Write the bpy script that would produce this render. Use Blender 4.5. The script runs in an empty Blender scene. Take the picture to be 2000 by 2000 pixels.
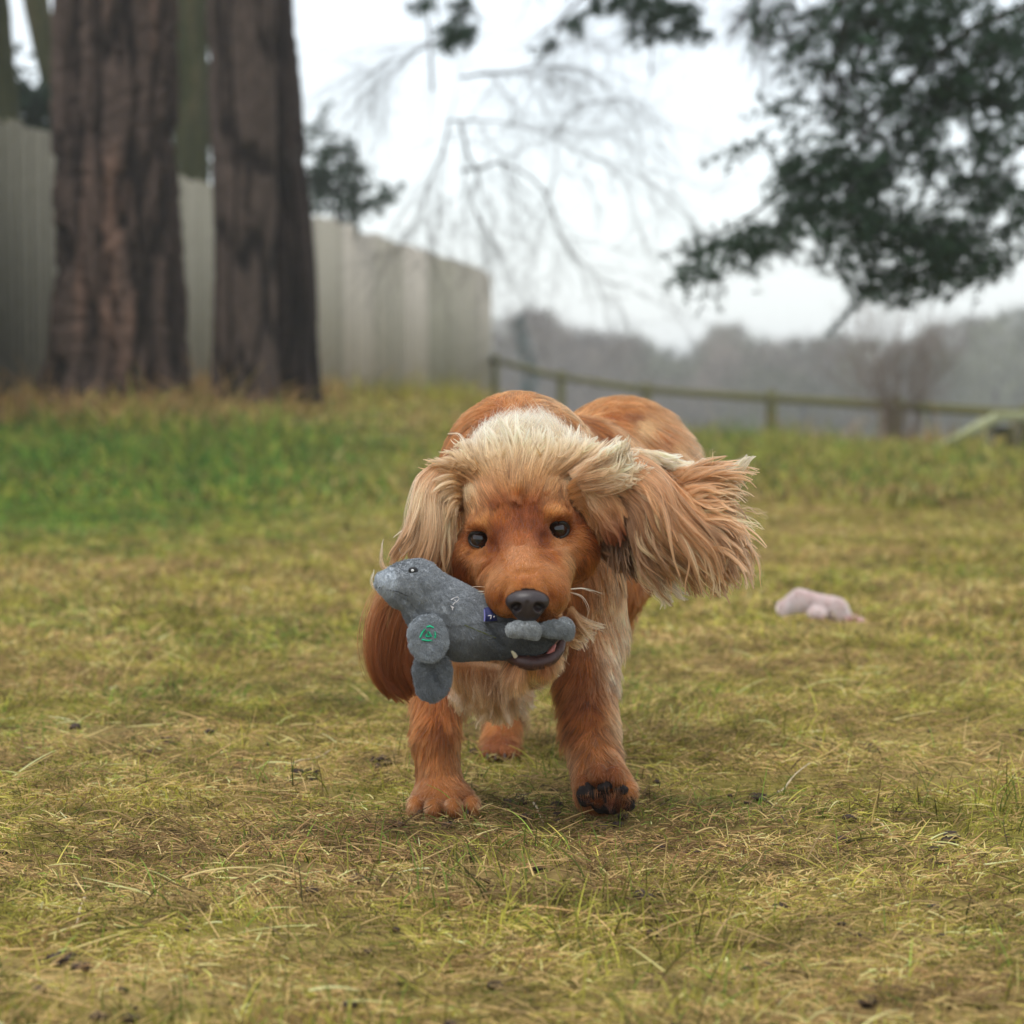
import bpy, math, numpy as np
from mathutils import Vector, kdtree
rad = math.radians
RNG = np.random.RandomState(7)
scn = bpy.context.scene

# ------------------------------------------------------------------ camera
F = 5352.0            # focal length in pixels of the 2000 px photograph
CAMZ = 0.40
TH = math.atan((1000 - 766) / F)
cam_d = bpy.data.cameras.new('camera'); cam = bpy.data.objects.new('camera', cam_d)
scn.collection.objects.link(cam); scn.camera = cam
cam_d.sensor_width = 36; cam_d.lens = F / 2000 * 36
cam.location = (0, 0, CAMZ); cam.rotation_euler = (math.pi / 2 - TH, 0, 0)
cam_d.clip_start = 0.05; cam_d.clip_end = 2000
cam_d.dof.use_dof = True; cam_d.dof.focus_distance = 2.41
cam_d.dof.aperture_fstop = 8.8; cam_d.dof.aperture_blades = 0
# ------------------------------------------------------------------ world: an overcast sky
w = bpy.data.worlds.new('World'); scn.world = w; w.use_nodes = True
nt = w.node_tree; nt.nodes.clear(); N = nt.nodes.new; Lk = nt.links.new
out = N('ShaderNodeOutputWorld'); add = N('ShaderNodeAddShader')
SUN_EL, SUN_AZ = rad(58), rad(-35)
sky = N('ShaderNodeTexSky'); sky.sky_type = 'NISHITA'; sky.sun_disc = False
sky.sun_elevation = SUN_EL; sky.sun_rotation = SUN_AZ
b1 = N('ShaderNodeBackground'); b1.inputs[1].default_value = 0.05; Lk(sky.outputs[0], b1.inputs[0])
tc = N('ShaderNodeTexCoord'); sep = N('ShaderNodeSeparateXYZ'); Lk(tc.outputs['Generated'], sep.inputs[0])
ramp = N('ShaderNodeValToRGB'); Lk(sep.outputs[2], ramp.inputs[0])
e = ramp.color_ramp.elements
e[0].position = 0.0; e[0].color = (0.66, 0.72, 0.77, 1)
e[1].position = 1.0; e[1].color = (1.0, 1.0, 1.0, 1)
m = e.new(0.06); m.color = (0.70, 0.735, 0.76, 1)
m = e.new(0.2); m.color = (0.74, 0.755, 0.77, 1)
b2 = N('ShaderNodeBackground'); b2.inputs[1].default_value = 1.0; Lk(ramp.outputs[0], b2.inputs[0])
Lk(b1.outputs[0], add.inputs[0]); Lk(b2.outputs[0], add.inputs[1]); Lk(add.outputs[0], out.inputs[0])
sun_d = bpy.data.lights.new('sun', 'SUN'); sun = bpy.data.objects.new('sun', sun_d)
scn.collection.objects.link(sun)
sun_d.energy = 1.5; sun_d.angle = rad(30); sun_d.color = (1.0, 0.97, 0.92)
# the clouds are brightest above and a little behind the camera's left
sun.rotation_euler = (rad(24), rad(-14), 0)
scn.view_settings.view_transform = 'Standard'; scn.view_settings.look = 'None'
scn.view_settings.exposure = 0.2; scn.view_settings.gamma = 1.0
scn.view_settings.use_curve_mapping = False
scn.cycles.max_bounces = 14; scn.cycles.diffuse_bounces = 4; scn.cycles.glossy_bounces = 6; scn.cycles.transmission_bounces = 10
scn.cycles.transparent_max_bounces = 8; scn.cycles.volume_bounces = 1
scn.cycles.use_denoising = True; scn.cycles.denoiser = 'OPENIMAGEDENOISE'
scn.cycles_curves.shape = 'RIBBONS'; scn.cycles_curves.subdivisions = 2

# ------------------------------------------------------------------ helpers
A = np.array
def P(x, y, d):
    """world point of photo pixel (x, y) at distance d (world Y)"""
    u = (x - 1000) / F; v = (1000 - y) / F
    dy = math.cos(TH) + v * math.sin(TH); dz = -math.sin(TH) + v * math.cos(TH)
    t = d / dy
    return np.array([u * t, d, CAMZ + dz * t])
def px_of(p):
    """(x, y) photo pixel of world points (n,3)"""
    q = p - A([0, 0, CAMZ])
    f = q[:, 1] * math.cos(TH) - q[:, 2] * math.sin(TH)
    v = q[:, 1] * math.sin(TH) + q[:, 2] * math.cos(TH)
    return 1000 + F * q[:, 0] / f, 1000 - F * v / f
def hsh(i, j, k, s):
    n = (i * 73856093) ^ (j * 19349663) ^ (k * 83492791) ^ (s * 2654435)
    n = (n ^ (n >> 13)) * 1274126177 & 0x7fffffff
    n = (n ^ (n >> 16)) * 668265263 & 0x7fffffff
    return ((n ^ (n >> 15)) & 0xffffff) / float(0xffffff)
def vnoise(p, freq, seed=0):
    q = np.asarray(p, dtype=np.float64) * freq
    if q.shape[1] == 2: q = np.c_[q, np.zeros(len(q))]
    i = np.floor(q).astype(np.int64); f = q - i; f = f * f * (3 - 2 * f); r = 0
    for a in (0, 1):
        for b in (0, 1):
            for c in (0, 1):
                wgt = (f[:, 0] if a else 1 - f[:, 0]) * (f[:, 1] if b else 1 - f[:, 1]) * (f[:, 2] if c else 1 - f[:, 2])
                r = r + wgt * hsh(i[:, 0] + a, i[:, 1] + b, i[:, 2] + c, seed)
    return r
def fbm(p, freq, seed=0, n=3):
    r = 0; a = 1.0; t = 0
    for k in range(n):
        r = r + a * vnoise(p, freq * 2 ** k, seed + k * 17); t += a; a *= 0.5
    return r / t
def sstep(x, a, b):
    t = np.clip((x - a) / (b - a), 0, 1); return t * t * (3 - 2 * t)
def unit(v): return v / np.maximum(np.linalg.norm(v, axis=-1, keepdims=True), 1e-9)

def link(o, parent=None):
    scn.collection.objects.link(o)
    if parent is not None: o.parent = parent
    return o
def mesh_obj(name, verts, faces, mat=None, parent=None, smooth=True, col=None):
    me = bpy.data.meshes.new(name)
    verts = np.asarray(verts, dtype=np.float32)
    faces = np.asarray(faces, dtype=np.int32) if not isinstance(faces, list) or (len(faces) and len({len(f) for f in faces}) == 1) else faces
    if isinstance(faces, np.ndarray):
        nf, k = faces.shape
        me.vertices.add(len(verts)); me.vertices.foreach_set('co', verts.ravel())
        me.loops.add(nf * k); me.loops.foreach_set('vertex_index', faces.ravel())
        me.polygons.add(nf); me.polygons.foreach_set('loop_start', np.arange(0, nf * k, k, dtype=np.int32))
        me.update(calc_edges=True)
    else:
        me.from_pydata([tuple(v) for v in verts], [], faces); me.update()
    if smooth: me.polygons.foreach_set('use_smooth', np.ones(len(me.polygons), dtype=bool))
    if col is not None:
        at = me.color_attributes.new('col', 'FLOAT_COLOR', 'POINT')
        at.data.foreach_set('color', np.c_[col, np.ones(len(col))].astype(np.float32).ravel())
    if mat: me.materials.append(mat)
    return link(bpy.data.objects.new(name, me), parent)
def empty(name, loc=(0, 0, 0)):
    o = bpy.data.objects.new(name, None); o.location = loc; o.empty_display_size = 0.1
    return link(o)
def tag(o, label=None, cat=None, group=None, kind=None):
    if label: o['label'] = label
    if cat: o['category'] = cat
    if group: o['group'] = group
    if kind: o['kind'] = kind
    return o
def keep(o, parent):
    """parent while the child's data stays in world coordinates"""
    o.parent = parent
    if parent.type == 'EMPTY': o.matrix_parent_inverse = parent.matrix_basis.inverted()
    return o
def strands(name, pts, rad_, col, mat, parent=None):
    """pts (n,k,3), rad_ (n,k), col (n,k,3) -> one hair curves object"""
    n, k, _ = pts.shape
    cu = bpy.data.hair_curves.new(name); cu.add_curves([k] * n)
    cu.attributes['position'].data.foreach_set('vector', pts.astype(np.float32).ravel())
    a = cu.attributes.get('radius') or cu.attributes.new('radius', 'FLOAT', 'POINT')
    a.data.foreach_set('value', rad_.astype(np.float32).ravel())
    a = cu.attributes.new('col', 'FLOAT_COLOR', 'POINT')
    a.data.foreach_set('color', np.concatenate([col, np.ones((n, k, 1))], 2).astype(np.float32).ravel())
    cu.materials.append(mat)
    return link(bpy.data.objects.new(name, cu), parent)

# ------------------------------------------------------------------ materials
def mat_new(name):
    m = bpy.data.materials.new(name); m.use_nodes = True
    return m, m.node_tree, m.node_tree.nodes['Principled BSDF']
def mat_attr(name, rough=0.8, spec=0.3, sss=0.0, noise=None, bump=None, sheen=0, trans=0):
    m, t, b = mat_new(name)
    a = t.nodes.new('ShaderNodeAttribute'); a.attribute_name = 'col'
    src = a.outputs['Color']
    if noise:
        sc, amt = noise
        tcn = t.nodes.new('ShaderNodeTexCoord'); nz = t.nodes.new('ShaderNodeTexNoise'); nz.inputs['Scale'].default_value = sc
        nz.inputs['Detail'].default_value = 5
        t.links.new(tcn.outputs['Object'], nz.inputs['Vector'])
        mr = t.nodes.new('ShaderNodeMapRange'); mr.inputs['To Min'].default_value = 1 - amt; mr.inputs['To Max'].default_value = 1 + amt
        mr.inputs['From Min'].default_value = .25; mr.inputs['From Max'].default_value = .75
        t.links.new(nz.outputs['Fac'], mr.inputs['Value'])
        mx = t.nodes.new('ShaderNodeVectorMath'); mx.operation = 'SCALE'
        t.links.new(src, mx.inputs[0]); t.links.new(mr.outputs[0], mx.inputs['Scale']); src = mx.outputs[0]
        if bump:
            bp = t.nodes.new('ShaderNodeBump'); bp.inputs['Strength'].default_value = bump[0]; bp.inputs['Distance'].default_value = bump[1]
            t.links.new(nz.outputs['Fac'], bp.inputs['Height']); t.links.new(bp.outputs[0], b.inputs['Normal'])
    t.links.new(src, b.inputs['Base Color'])
    b.inputs['Roughness'].default_value = rough; b.inputs['Specular IOR Level'].default_value = spec
    if sss: b.inputs['Subsurface Weight'].default_value = sss; b.inputs['Subsurface Radius'].default_value = (.01, .005, .002)
    if sheen: b.inputs['Sheen Weight'].default_value = sheen; b.inputs['Sheen Roughness'].default_value = .5
    if trans:
        tr = t.nodes.new('ShaderNodeBsdfTranslucent'); t.links.new(src, tr.inputs[0])
        mxs = t.nodes.new('ShaderNodeMixShader'); mxs.inputs[0].default_value = trans
        t.links.new(b.outputs[0], mxs.inputs[1]); t.links.new(tr.outputs[0], mxs.inputs[2])
        t.links.new(mxs.outputs[0], t.nodes['Material Output'].inputs[0])
    return m
def mat_plain(name, col, rough=0.6, spec=0.4, noise=(40, .25), bump=None, stretch=None, coat=0):
    m, t, b = mat_new(name)
    tcn = t.nodes.new('ShaderNodeTexCoord'); nz = t.nodes.new('ShaderNodeTexNoise')
    nz.inputs['Scale'].default_value = noise[0]; nz.inputs['Detail'].default_value = 6
    vec = tcn.outputs['Object']
    if stretch:
        mp = t.nodes.new('ShaderNodeMapping'); mp.inputs['Scale'].default_value = stretch
        t.links.new(vec, mp.inputs[0]); vec = mp.outputs[0]
    t.links.new(vec, nz.inputs['Vector'])
    r = t.nodes.new('ShaderNodeValToRGB'); t.links.new(nz.outputs['Fac'], r.inputs[0])
    c = A(col); a = noise[1]
    r.color_ramp.elements[0].position = .3; r.color_ramp.elements[0].color = (*(c * (1 - a)), 1)
    r.color_ramp.elements[1].position = .7; r.color_ramp.elements[1].color = (*np.minimum(c * (1 + a), 1), 1)
    t.links.new(r.outputs[0], b.inputs['Base Color'])
    if bump:
        bp = t.nodes.new('ShaderNodeBump'); bp.inputs['Strength'].default_value = bump[0]; bp.inputs['Distance'].default_value = bump[1]
        t.links.new(nz.outputs['Fac'], bp.inputs['Height']); t.links.new(bp.outputs[0], b.inputs['Normal'])
    b.inputs['Roughness'].default_value = rough; b.inputs['Specular IOR Level'].default_value = spec
    if coat: b.inputs['Coat Weight'].default_value = coat; b.inputs['Coat Roughness'].default_value = .05
    return m
def mat_hair(name, gamma=1.62, rough=.38, radial=.6):
    m, t, b = mat_new(name); t.nodes.remove(b)
    a = t.nodes.new('ShaderNodeAttribute'); a.attribute_name = 'col'; g = t.nodes.new('ShaderNodeGamma'); g.inputs[1].default_value = gamma
    h = t.nodes.new('ShaderNodeBsdfHairPrincipled'); h.parametrization = 'COLOR'; h.inputs['Roughness'].default_value = rough; h.inputs['Radial Roughness'].default_value = radial
    h.inputs['Random Roughness'].default_value = .2
    t.links.new(a.outputs['Color'], g.inputs[0]); t.links.new(g.outputs[0], h.inputs['Color']); 
    b = t.nodes.new('ShaderNodeBsdfPrincipled'); b.inputs['Roughness'].default_value = .5; b.inputs['Specular IOR Level'].default_value = .35
    g2 = t.nodes.new('ShaderNodeGamma'); g2.inputs[1].default_value = 1.12; t.links.new(a.outputs['Color'], g2.inputs[0]); t.links.new(g2.outputs[0], b.inputs['Base Color'])
    mx = t.nodes.new('ShaderNodeMixShader'); mx.inputs[0].default_value = .38; t.links.new(h.outputs[0], mx.inputs[1]); t.links.new(b.outputs[0], mx.inputs[2])
    t.links.new(mx.outputs[0], t.nodes['Material Output'].inputs[0]); return m
M_fur = mat_hair('fur')
M_skin = mat_attr('skin', rough=.9, spec=.1, noise=(300, .15))
M_plush = mat_attr('plush', rough=.95, spec=.1, noise=(160, .14), bump=(.5, .002), sheen=.4)
M_pile = mat_attr('plush_pile', rough=.8, spec=.1)
M_grass = mat_attr('grass_blade', rough=.65, spec=.2, trans=.25)
M_leaf = mat_attr('needle', rough=.7, spec=.15)
M_bark = mat_attr('bark', rough=.95, spec=.1, noise=(30, .3), bump=(.6, .02))
M_wood = mat_attr('weathered_wood', rough=.9, spec=.15, noise=(14, .14))
M_ground = mat_attr('turf_soil', rough=1, spec=.05, noise=(60, .45), bump=(.8, .01))
M_nose = mat_plain('nose_leather', (.030, .021, .022), rough=.36, spec=.45, noise=(900, .3), bump=(.22, .0006))
M_black = mat_plain('eye_rim_skin', (.012, .009, .008), rough=.4, spec=.4)
M_lip = mat_plain('lip', (.048, .018, .015), rough=.5, spec=.5, noise=(300, .35), bump=(.3, .001))
M_pink = mat_plain('gum', (.42, .13, .11), rough=.3, spec=.5)
M_tooth = mat_plain('tooth_enamel', (.72, .66, .5), rough=.25, spec=.5, noise=(60, .08))
M_pad = mat_plain('pad', (.016, .011, .010), rough=.75, spec=.25, noise=(500, .5), bump=(.6, .001))
M_claw = mat_plain('claw', (.06, .035, .025), rough=.4, noise=(100, .3))

# ------------------------------------------------------------------ ground
def height(x, y):
    p = np.c_[x, y]
    left = 1 - sstep(x, -0.45, 0.55)
    h = 0.33 * left * sstep(y, 13.2, 17.3)
    h = h - left * sstep(y, 40, 90) * 5.5
    h = h - (1 - left) * np.maximum(0, np.minimum(y - 21.5, 110)) * 0.055
    near = np.exp(-(y / 60.0) ** 2)
    h = h + near * ((fbm(p, 1.1, 5) - .5) * .05 * sstep(y, 3.2, 6) + ((fbm(p, 7, 9) - .5) * .022 + (fbm(p, 26, 3, 2) - .5) * .012) * (1 - .75 * np.exp(-((x / .22) ** 2 + ((y - 2.65) / .3) ** 2)))) * sstep(y, 0, 1)
    h = h + sstep(y, 7, 12) * (1 - sstep(y, 24, 40)) * (fbm(p, 1.9, 31) - .5) * .13
    return h
def axis(segs):
    a = []
    for lo, hi, n in segs: a.append(np.linspace(lo, hi, n, endpoint=False))
    a.append([segs[-1][1]]); return np.concatenate(a)
gx = axis([(-400, -40, 12), (-40, -6, 30), (-6, -.9, 60), (-.9, .9, 150), (.9, 6, 60), (6, 60, 40), (60, 400, 12)])
gy = axis([(-30, 1, 12), (1, 4.5, 280), (4.5, 24, 230), (24, 45, 50), (45, 200, 40), (200, 900, 10)])
X, Y = np.meshgrid(gx, gy); xr, yr = X.ravel(), Y.ravel()
Z = height(xr, yr)
nx, ny = len(gx), len(gy)
idx = np.arange(nx * ny).reshape(ny, nx)
fc = np.stack([idx[:-1, :-1], idx[:-1, 1:], idx[1:, 1:], idx[1:, :-1]], -1).reshape(-1, 4)

STRAW = A([.56, .385, .165]); OLIVE = A([.31, .29, .048]); GREEN = A([.135, .24, .033]); BROWN = A([.22, .12, .055]); LUSH = A([.06, .20, .028])
def turf_mix(x, y):
    """weights of (straw, olive, green, brown, lush) from place alone"""
    p = np.c_[x, y]
    a = fbm(p, 2.3, 11, 4); b = fbm(p, 5.0, 23, 3); c = fbm(p, 9.0, 41, 3)
    st_hi = sstep(fbm(p, 7.0, 131, 3), .42, .62)
    lush = (1 - sstep(x + (y - 8) * .02, -1.3, 0.0)) * sstep(y, 5.3, 9.5) * (1 - sstep(y, 15.0, 16.4)) * (.35 + 1.1 * a)
    lush = np.clip(lush + .5 * (x > 0.4) * sstep(y, 9, 13) * .35, 0, 1)
    dead = sstep(y, 14.8, 16.5) * (1 - sstep(x, -1.7, -.8)) * .8 + sstep(y, 19, 22) * .2
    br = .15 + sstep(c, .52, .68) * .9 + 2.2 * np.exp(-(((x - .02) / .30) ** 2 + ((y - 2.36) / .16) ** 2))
    st = .55 + .9 * sstep(a, .38, .64) * (1 - sstep(y, 8, 14) * .5) + dead
    ol = 1.3 * sstep(b, .38, .62) + .45
    st = st * (.7 + .7 * st_hi)
    gr = .5 * sstep(1 - a, .42, .62) * sstep(1 - b, .3, .6) + .12
    W = np.stack([st * (1 - lush), ol, gr + .2 * lush, br + dead * .7, lush * 2.2], -1)
    return W / W.sum(1, keepdims=True)
PAL = np.stack([STRAW, OLIVE, GREEN, BROWN, LUSH])
Wt = turf_mix(xr, yr)
gcol = (Wt @ PAL) * (.38 + .35 * fbm(np.c_[xr, yr], 25, 77))[:, None]
far = sstep(yr, 24, 60)[:, None]
gcol = gcol * (1 - far) + far * A([.10, .11, .045])
ground = mesh_obj('ground', np.c_[xr, yr, Z], fc, M_ground, col=gcol)
tag(ground, kind='structure')
#@@ENV
# ------------------------------------------------------------------ board fence
fence_rng = np.random.RandomState(3)
def box_verts(c, ax, ay, az):
    """c centre, ax ay az half vectors"""
    s = [(-1, -1, -1), (1, -1, -1), (1, 1, -1), (-1, 1, -1), (-1, -1, 1), (1, -1, 1), (1, 1, 1), (-1, 1, 1)]
    return A([c + a * ax + b * ay + d * az for a, b, d in s])
BOXF = A([(0, 3, 2, 1), (4, 5, 6, 7), (0, 1, 5, 4), (1, 2, 6, 5), (2, 3, 7, 6), (3, 0, 4, 7)])
def box_obj(name, c, ax, ay, az, mat, parent, color):
    o = mesh_obj(name, box_verts(A(c, dtype=float), A(ax, dtype=float), A(ay, dtype=float), A(az, dtype=float)), BOXF, mat, None, smooth=False, col=np.tile(color, (8, 1)))
    keep(o, parent); return o
fa, fb = A([-4.37, 8.0]), A([-0.30, 38.8])
bf = empty('board_fence', (fa[0], fa[1], float(height(A([fa[0]]), A([fa[1]]))[0])))
tag(bf, 'tall weathered grey board fence running behind the pine trunks towards the field', 'fence')
bpy.context.view_layer.update()
fd = (fb - fa); flen = np.linalg.norm(fd); fd = fd / flen; fn = A([fd[1], -fd[0]])
nb = int(flen / .145)
for k in range(nb):
    t = (k + .5) / nb * flen; q = fa + fd * t
    bay = int(t / 1.83); r2 = np.random.RandomState(100 + bay)
    tone = (.74 + .28 * r2.rand()) * (.34 + .66 * min(max(t - 8, 0) / 10.0, 1)); mossy = .75 * r2.rand() ** 1.6 + .5 * min(1, max(0, 1 - (t - 7) / 6.0))  # near bays darker and mossier, the tree shade put into their colour
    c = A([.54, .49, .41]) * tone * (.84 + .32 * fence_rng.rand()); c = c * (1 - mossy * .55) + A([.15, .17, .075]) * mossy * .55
    h = 1.80 + .008 * fence_rng.randn(); z0 = float(height(A([q[0]]), A([q[1]]))[0]) - .03
    zt = max(z0, .20) + h; h = zt - z0
    off = .004 * (k % 2)
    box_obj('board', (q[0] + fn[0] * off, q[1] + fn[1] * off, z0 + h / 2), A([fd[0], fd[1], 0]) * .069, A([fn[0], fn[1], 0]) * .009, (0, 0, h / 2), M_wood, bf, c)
for k in range(int(flen / 1.83) + 1):
    q = fa + fd * min(k * 1.83, flen) - fn * .07
    box_obj('post', (q[0], q[1], 1.1), A([fd[0], fd[1], 0]) * .05, A([fn[0], fn[1], 0]) * .05, (0, 0, 1.0), M_wood, bf, A([.2, .18, .13]))
for zz in (.55, 1.2, 1.85):
    q = (fa + fb) / 2 - fn * .032
    box_obj('rail', (q[0], q[1], zz), A([fd[0], fd[1], 0]) * flen / 2, A([fn[0], fn[1], 0]) * .018, (0, 0, .04), M_wood, bf, A([.22, .2, .15]))

# ------------------------------------------------------------------ post and rail fence over the ridge
rf = empty('rail_fence', (2.46, 26, -.3)); tag(rf, 'low mossy post and rail fence beyond the grassy ridge', 'fence'); bpy.context.view_layer.update()
RP = [(-.23, 38.7, .86), (.62, 34.5, .60), (1.52, 31, .43), (2.46, 26, .345), (3.22, 23.0, .29), (3.95, 21.0, .235), (5.0, 19.0, .2)]
for i, (x, y, z) in enumerate(RP):
    zg = float(height(A([x]), A([y]))[0])
    box_obj('post', (x, y, (z + .07 + zg - .1) / 2), (.05, 0, 0), (0, .05, 0), (0, 0, (z + .07 - zg + .1) / 2), M_wood, rf, A([.13, .125, .05]))
    if i:
        a, b = A(RP[i - 1], dtype=float), A((x, y, z)); m_ = (a + b) / 2 + A([-.07, -.05, 0]); d = (b - a) / 2
        nrm = unit(A([d[1], -d[0], 0]))
        box_obj('rail', m_, d, nrm * .022, (0, 0, .038), M_wood, rf, A([.15, .145, .06]))
        box_obj('rail', m_ - A([0, 0, .55]), d, nrm * .02, (0, 0, .04), M_wood, rf, A([.13, .12, .06]))

# ------------------------------------------------------------------ wooden ramp at the right edge
wr = empty('wooden_ramp', (3.4, 18, 0)); tag(wr, 'low green stained wooden ramp with a sloping top at the edge of the field', 'ramp'); bpy.context.view_layer.update()
pw = A([.36, .38, .22])
r0 = P(1812, 888, 17.9); r1 = P(1948, 814, 17.6)
for j in range(2):
    o_ = A([0, .10 * j - .1, 0]); m_ = (r0 + r1) / 2 + o_
    d = (r1 - r0) / 2; up = unit(A([-d[2], 0, d[0]]))
    box_obj('plank', m_, d, (0, .046, 0), up * .030, M_wood, wr, pw * (.8 + .35 * fence_rng.rand()))
    e2 = r1 + A([.02, 0, 0]); m2 = e2 + A([.55, 0, 0]) + o_
    box_obj('plank', m2, (.55, 0, 0), (0, .046, 0), (0, 0, .030), M_wood, wr, pw * (.8 + .35 * fence_rng.rand()))
for xx in (3.02, 3.2, 3.38, 3.6, 3.85, 4.2):
    zt = np.interp(xx, [r0[0], r1[0], 5], [r0[2], r1[2], r1[2]]) - .02
    box_obj('post', (xx, 17.36, zt / 2 - .05), (.03, 0, 0), (0, .025, 0), (0, 0, zt / 2 + .05), M_wood, wr, A([.10, .09, .055]))
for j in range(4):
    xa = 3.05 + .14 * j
    box_obj('side_board', ((xa + 4.5) / 2, 17.72, .15 - .065 * j), ((4.5 - xa) / 2 + .0, 0, 0), (0, .012, 0), (0, 0, .030), M_wood, wr, A([.06, .06, .035]))  # boards coloured near-black to put shade beneath the ramp
for j in range(2):
    box_obj('side_board', (3.95, 17.39, .13 - j * .13), (.6 - .05 * j, 0, 0), (0, .012, 0), (0, 0, .035), M_wood, wr, A([.22, .22, .12]))

# ------------------------------------------------------------------ trees
def tube(path, radii, seg=10, cap=True):
    path = A(path, dtype=float); n = len(path)
    tan = unit(np.gradient(path, axis=0)); ref = A([0.31, 0.2, .93]) if abs(tan[0][2]) < .9 else A([1., 0, 0])
    V = []
    u = unit(np.cross(tan, ref)); v = np.cross(tan, u)
    ang = np.linspace(0, 2 * np.pi, seg, endpoint=False)
    V = path[:, None, :] + (np.cos(ang)[None, :, None] * u[:, None, :] + np.sin(ang)[None, :, None] * v[:, None, :]) * A(radii)[:, None, None]
    V = V.reshape(-1, 3); i = np.arange(n * seg).reshape(n, seg)
    Fq = np.stack([i[:-1], np.roll(i[:-1], -1, 1), np.roll(i[1:], -1, 1), i[1:]], -1).reshape(-1, 4)
    return V, Fq
def join(parts):
    V, Fs, o = [], [], 0
    for v, f in parts: V.append(v); Fs.append(f + o); o += len(v)
    return np.concatenate(V), np.concatenate(Fs)
def trunk(name, parent, path, radii, seed, flare=.0, deep=.03, seg=120, rows=260, tint=(.068, .047, .038), warm=(.17, .10, .072), moss=0):
    path = A(path, dtype=float); s = np.linspace(0, 1, len(path)); ss = np.linspace(0, 1, rows) ** 1.3
    pp = np.stack([np.interp(ss, s, path[:, k]) for k in range(3)], 1); rr = np.interp(ss, s, radii)
    ang = np.linspace(0, 2 * np.pi, seg, endpoint=False)
    z = pp[:, 2] - pp[0, 2]
    Zm, Am = np.meshgrid(z, ang, indexing='ij'); R = np.repeat(rr[:, None], seg, 1)
    q = np.stack([np.cos(Am) * R[0, 0] , np.sin(Am) * R[0, 0], Zm * .15], -1).reshape(-1, 3)
    wv = (fbm(q * A([1, 1, 1.4]), 5, seed + 5) - .5) * .16
    q2 = q + np.c_[wv, -wv, wv * 0]
    r1 = np.abs(fbm(q2, 10, seed, 2) - .5) * 2; r2 = np.abs(fbm(q2 * A([1, 1, 2.5]), 24, seed + 3, 2) - .5) * 2
    plate = sstep(r1, .05, .30) * .75 + sstep(r2, .03, .3) * .25
    fl = flare * (.25 + .75 * (1 - np.cos(Am.ravel())) / 2) * np.exp(-Zm.ravel() / .28) * (.55 + .9 * fbm(np.stack([np.cos(Am), np.sin(Am), Zm * .1], -1).reshape(-1, 3), 2.2, seed + 8))
    R = R.ravel() + fl + (plate - .75) * deep + (fbm(q, 3, seed + 9) - .5) * .06
    V = np.repeat(pp, seg, 0) + np.c_[np.cos(Am).ravel() * R, np.sin(Am).ravel() * R, np.zeros(len(R))]
    i = np.arange(rows * seg).reshape(rows, seg)
    Fq = np.stack([i[:-1], np.roll(i[:-1], -1, 1), np.roll(i[1:], -1, 1), i[1:]], -1).reshape(-1, 4)
    g = fbm(q2 * A([1, 1, .7]), 7, seed + 4)
    wm = sstep(g, .54, .74) * plate
    c = A(tint) * (.10 + 1.25 * plate)[:, None] * (1 - wm)[:, None] + A(warm) * wm[:, None]
    if moss: c = c * (1 - moss) + A([.045, .052, .020]) * moss * (.6 + .8 * g)[:, None]
    o = mesh_obj(name, V, Fq, M_bark, col=c); keep(o, parent); return o
def gz(x, y): return float(height(A([float(x)]), A([float(y)]))[0])
D2 = 2000 / 1932.
def tree_root(name, px, d, label, cat='tree', group=None):
    b = P(px * D2, 700, d); z = gz(b[0], b[1]); o = empty(name, (b[0], b[1], z - .02)); tag(o, label, cat, group)
    bpy.context.view_layer.update(); return o, b[0], b[1], z
def pxw(w, d): return w * D2 * d / F
PINES = 'pine trunks in front of the board fence'
t1, x, y, z = tree_root('pine_tree', 225, 17, 'stout pine with deeply furrowed red-brown bark and flared roots', group=PINES)
def at(px, py, d): return P(px * D2, py * D2, d)
trunk('trunk', t1, [(x - .0, 17, z - .1), (*at(228, 600, 17)[:2], 1.0), (*at(218, 250, 17)[:2], 2.0), (*at(218, 0, 17)[:2], 2.9), (*at(224, 0, 17)[:2], 8)],
      [pxw(122, 17), pxw(121, 17), pxw(112, 17), pxw(110, 17), .22], 11, flare=.30, deep=.08)
t2, x, y, z = tree_root('pine_tree', 465, 16.6, 'upright pine trunk between the stout trunk and the slim dark one', group=PINES)
trunk('trunk', t2, [(x, 16.6, z - .1), (*at(462, 400, 16.6)[:2], 1.5), (*at(452, 0, 16.6)[:2], 2.9), (*at(450, 0, 16.6)[:2], 8)],
      [pxw(63, 16.6), pxw(60, 16.6), pxw(63, 16.6), .16], 31, flare=.04, deep=.03, tint=(.062, .045, .037), warm=(.088, .062, .050))
t3, x, y, z = tree_root('pine_tree', 562, 17.1, 'slim dark pine trunk leaning inwards, right of the upright trunk', group=PINES)
trunk('trunk', t3, [(x, 17.1, z - .1), (*at(552, 500, 17.1)[:2], 1.2), (*at(528, 250, 17.1)[:2], 2.0), (*at(500, 0, 17.1)[:2], 2.9), (*at(490, 0, 17.1)[:2], 8)],
      [pxw(47, 17.1), pxw(44, 17.1), pxw(44, 17.1), pxw(46, 17.1), .14], 47, flare=.05, deep=.03, tint=(.030, .021, .018), warm=(.045, .032, .027))
BEH = 'mossy trunks behind the board fence'
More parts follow.
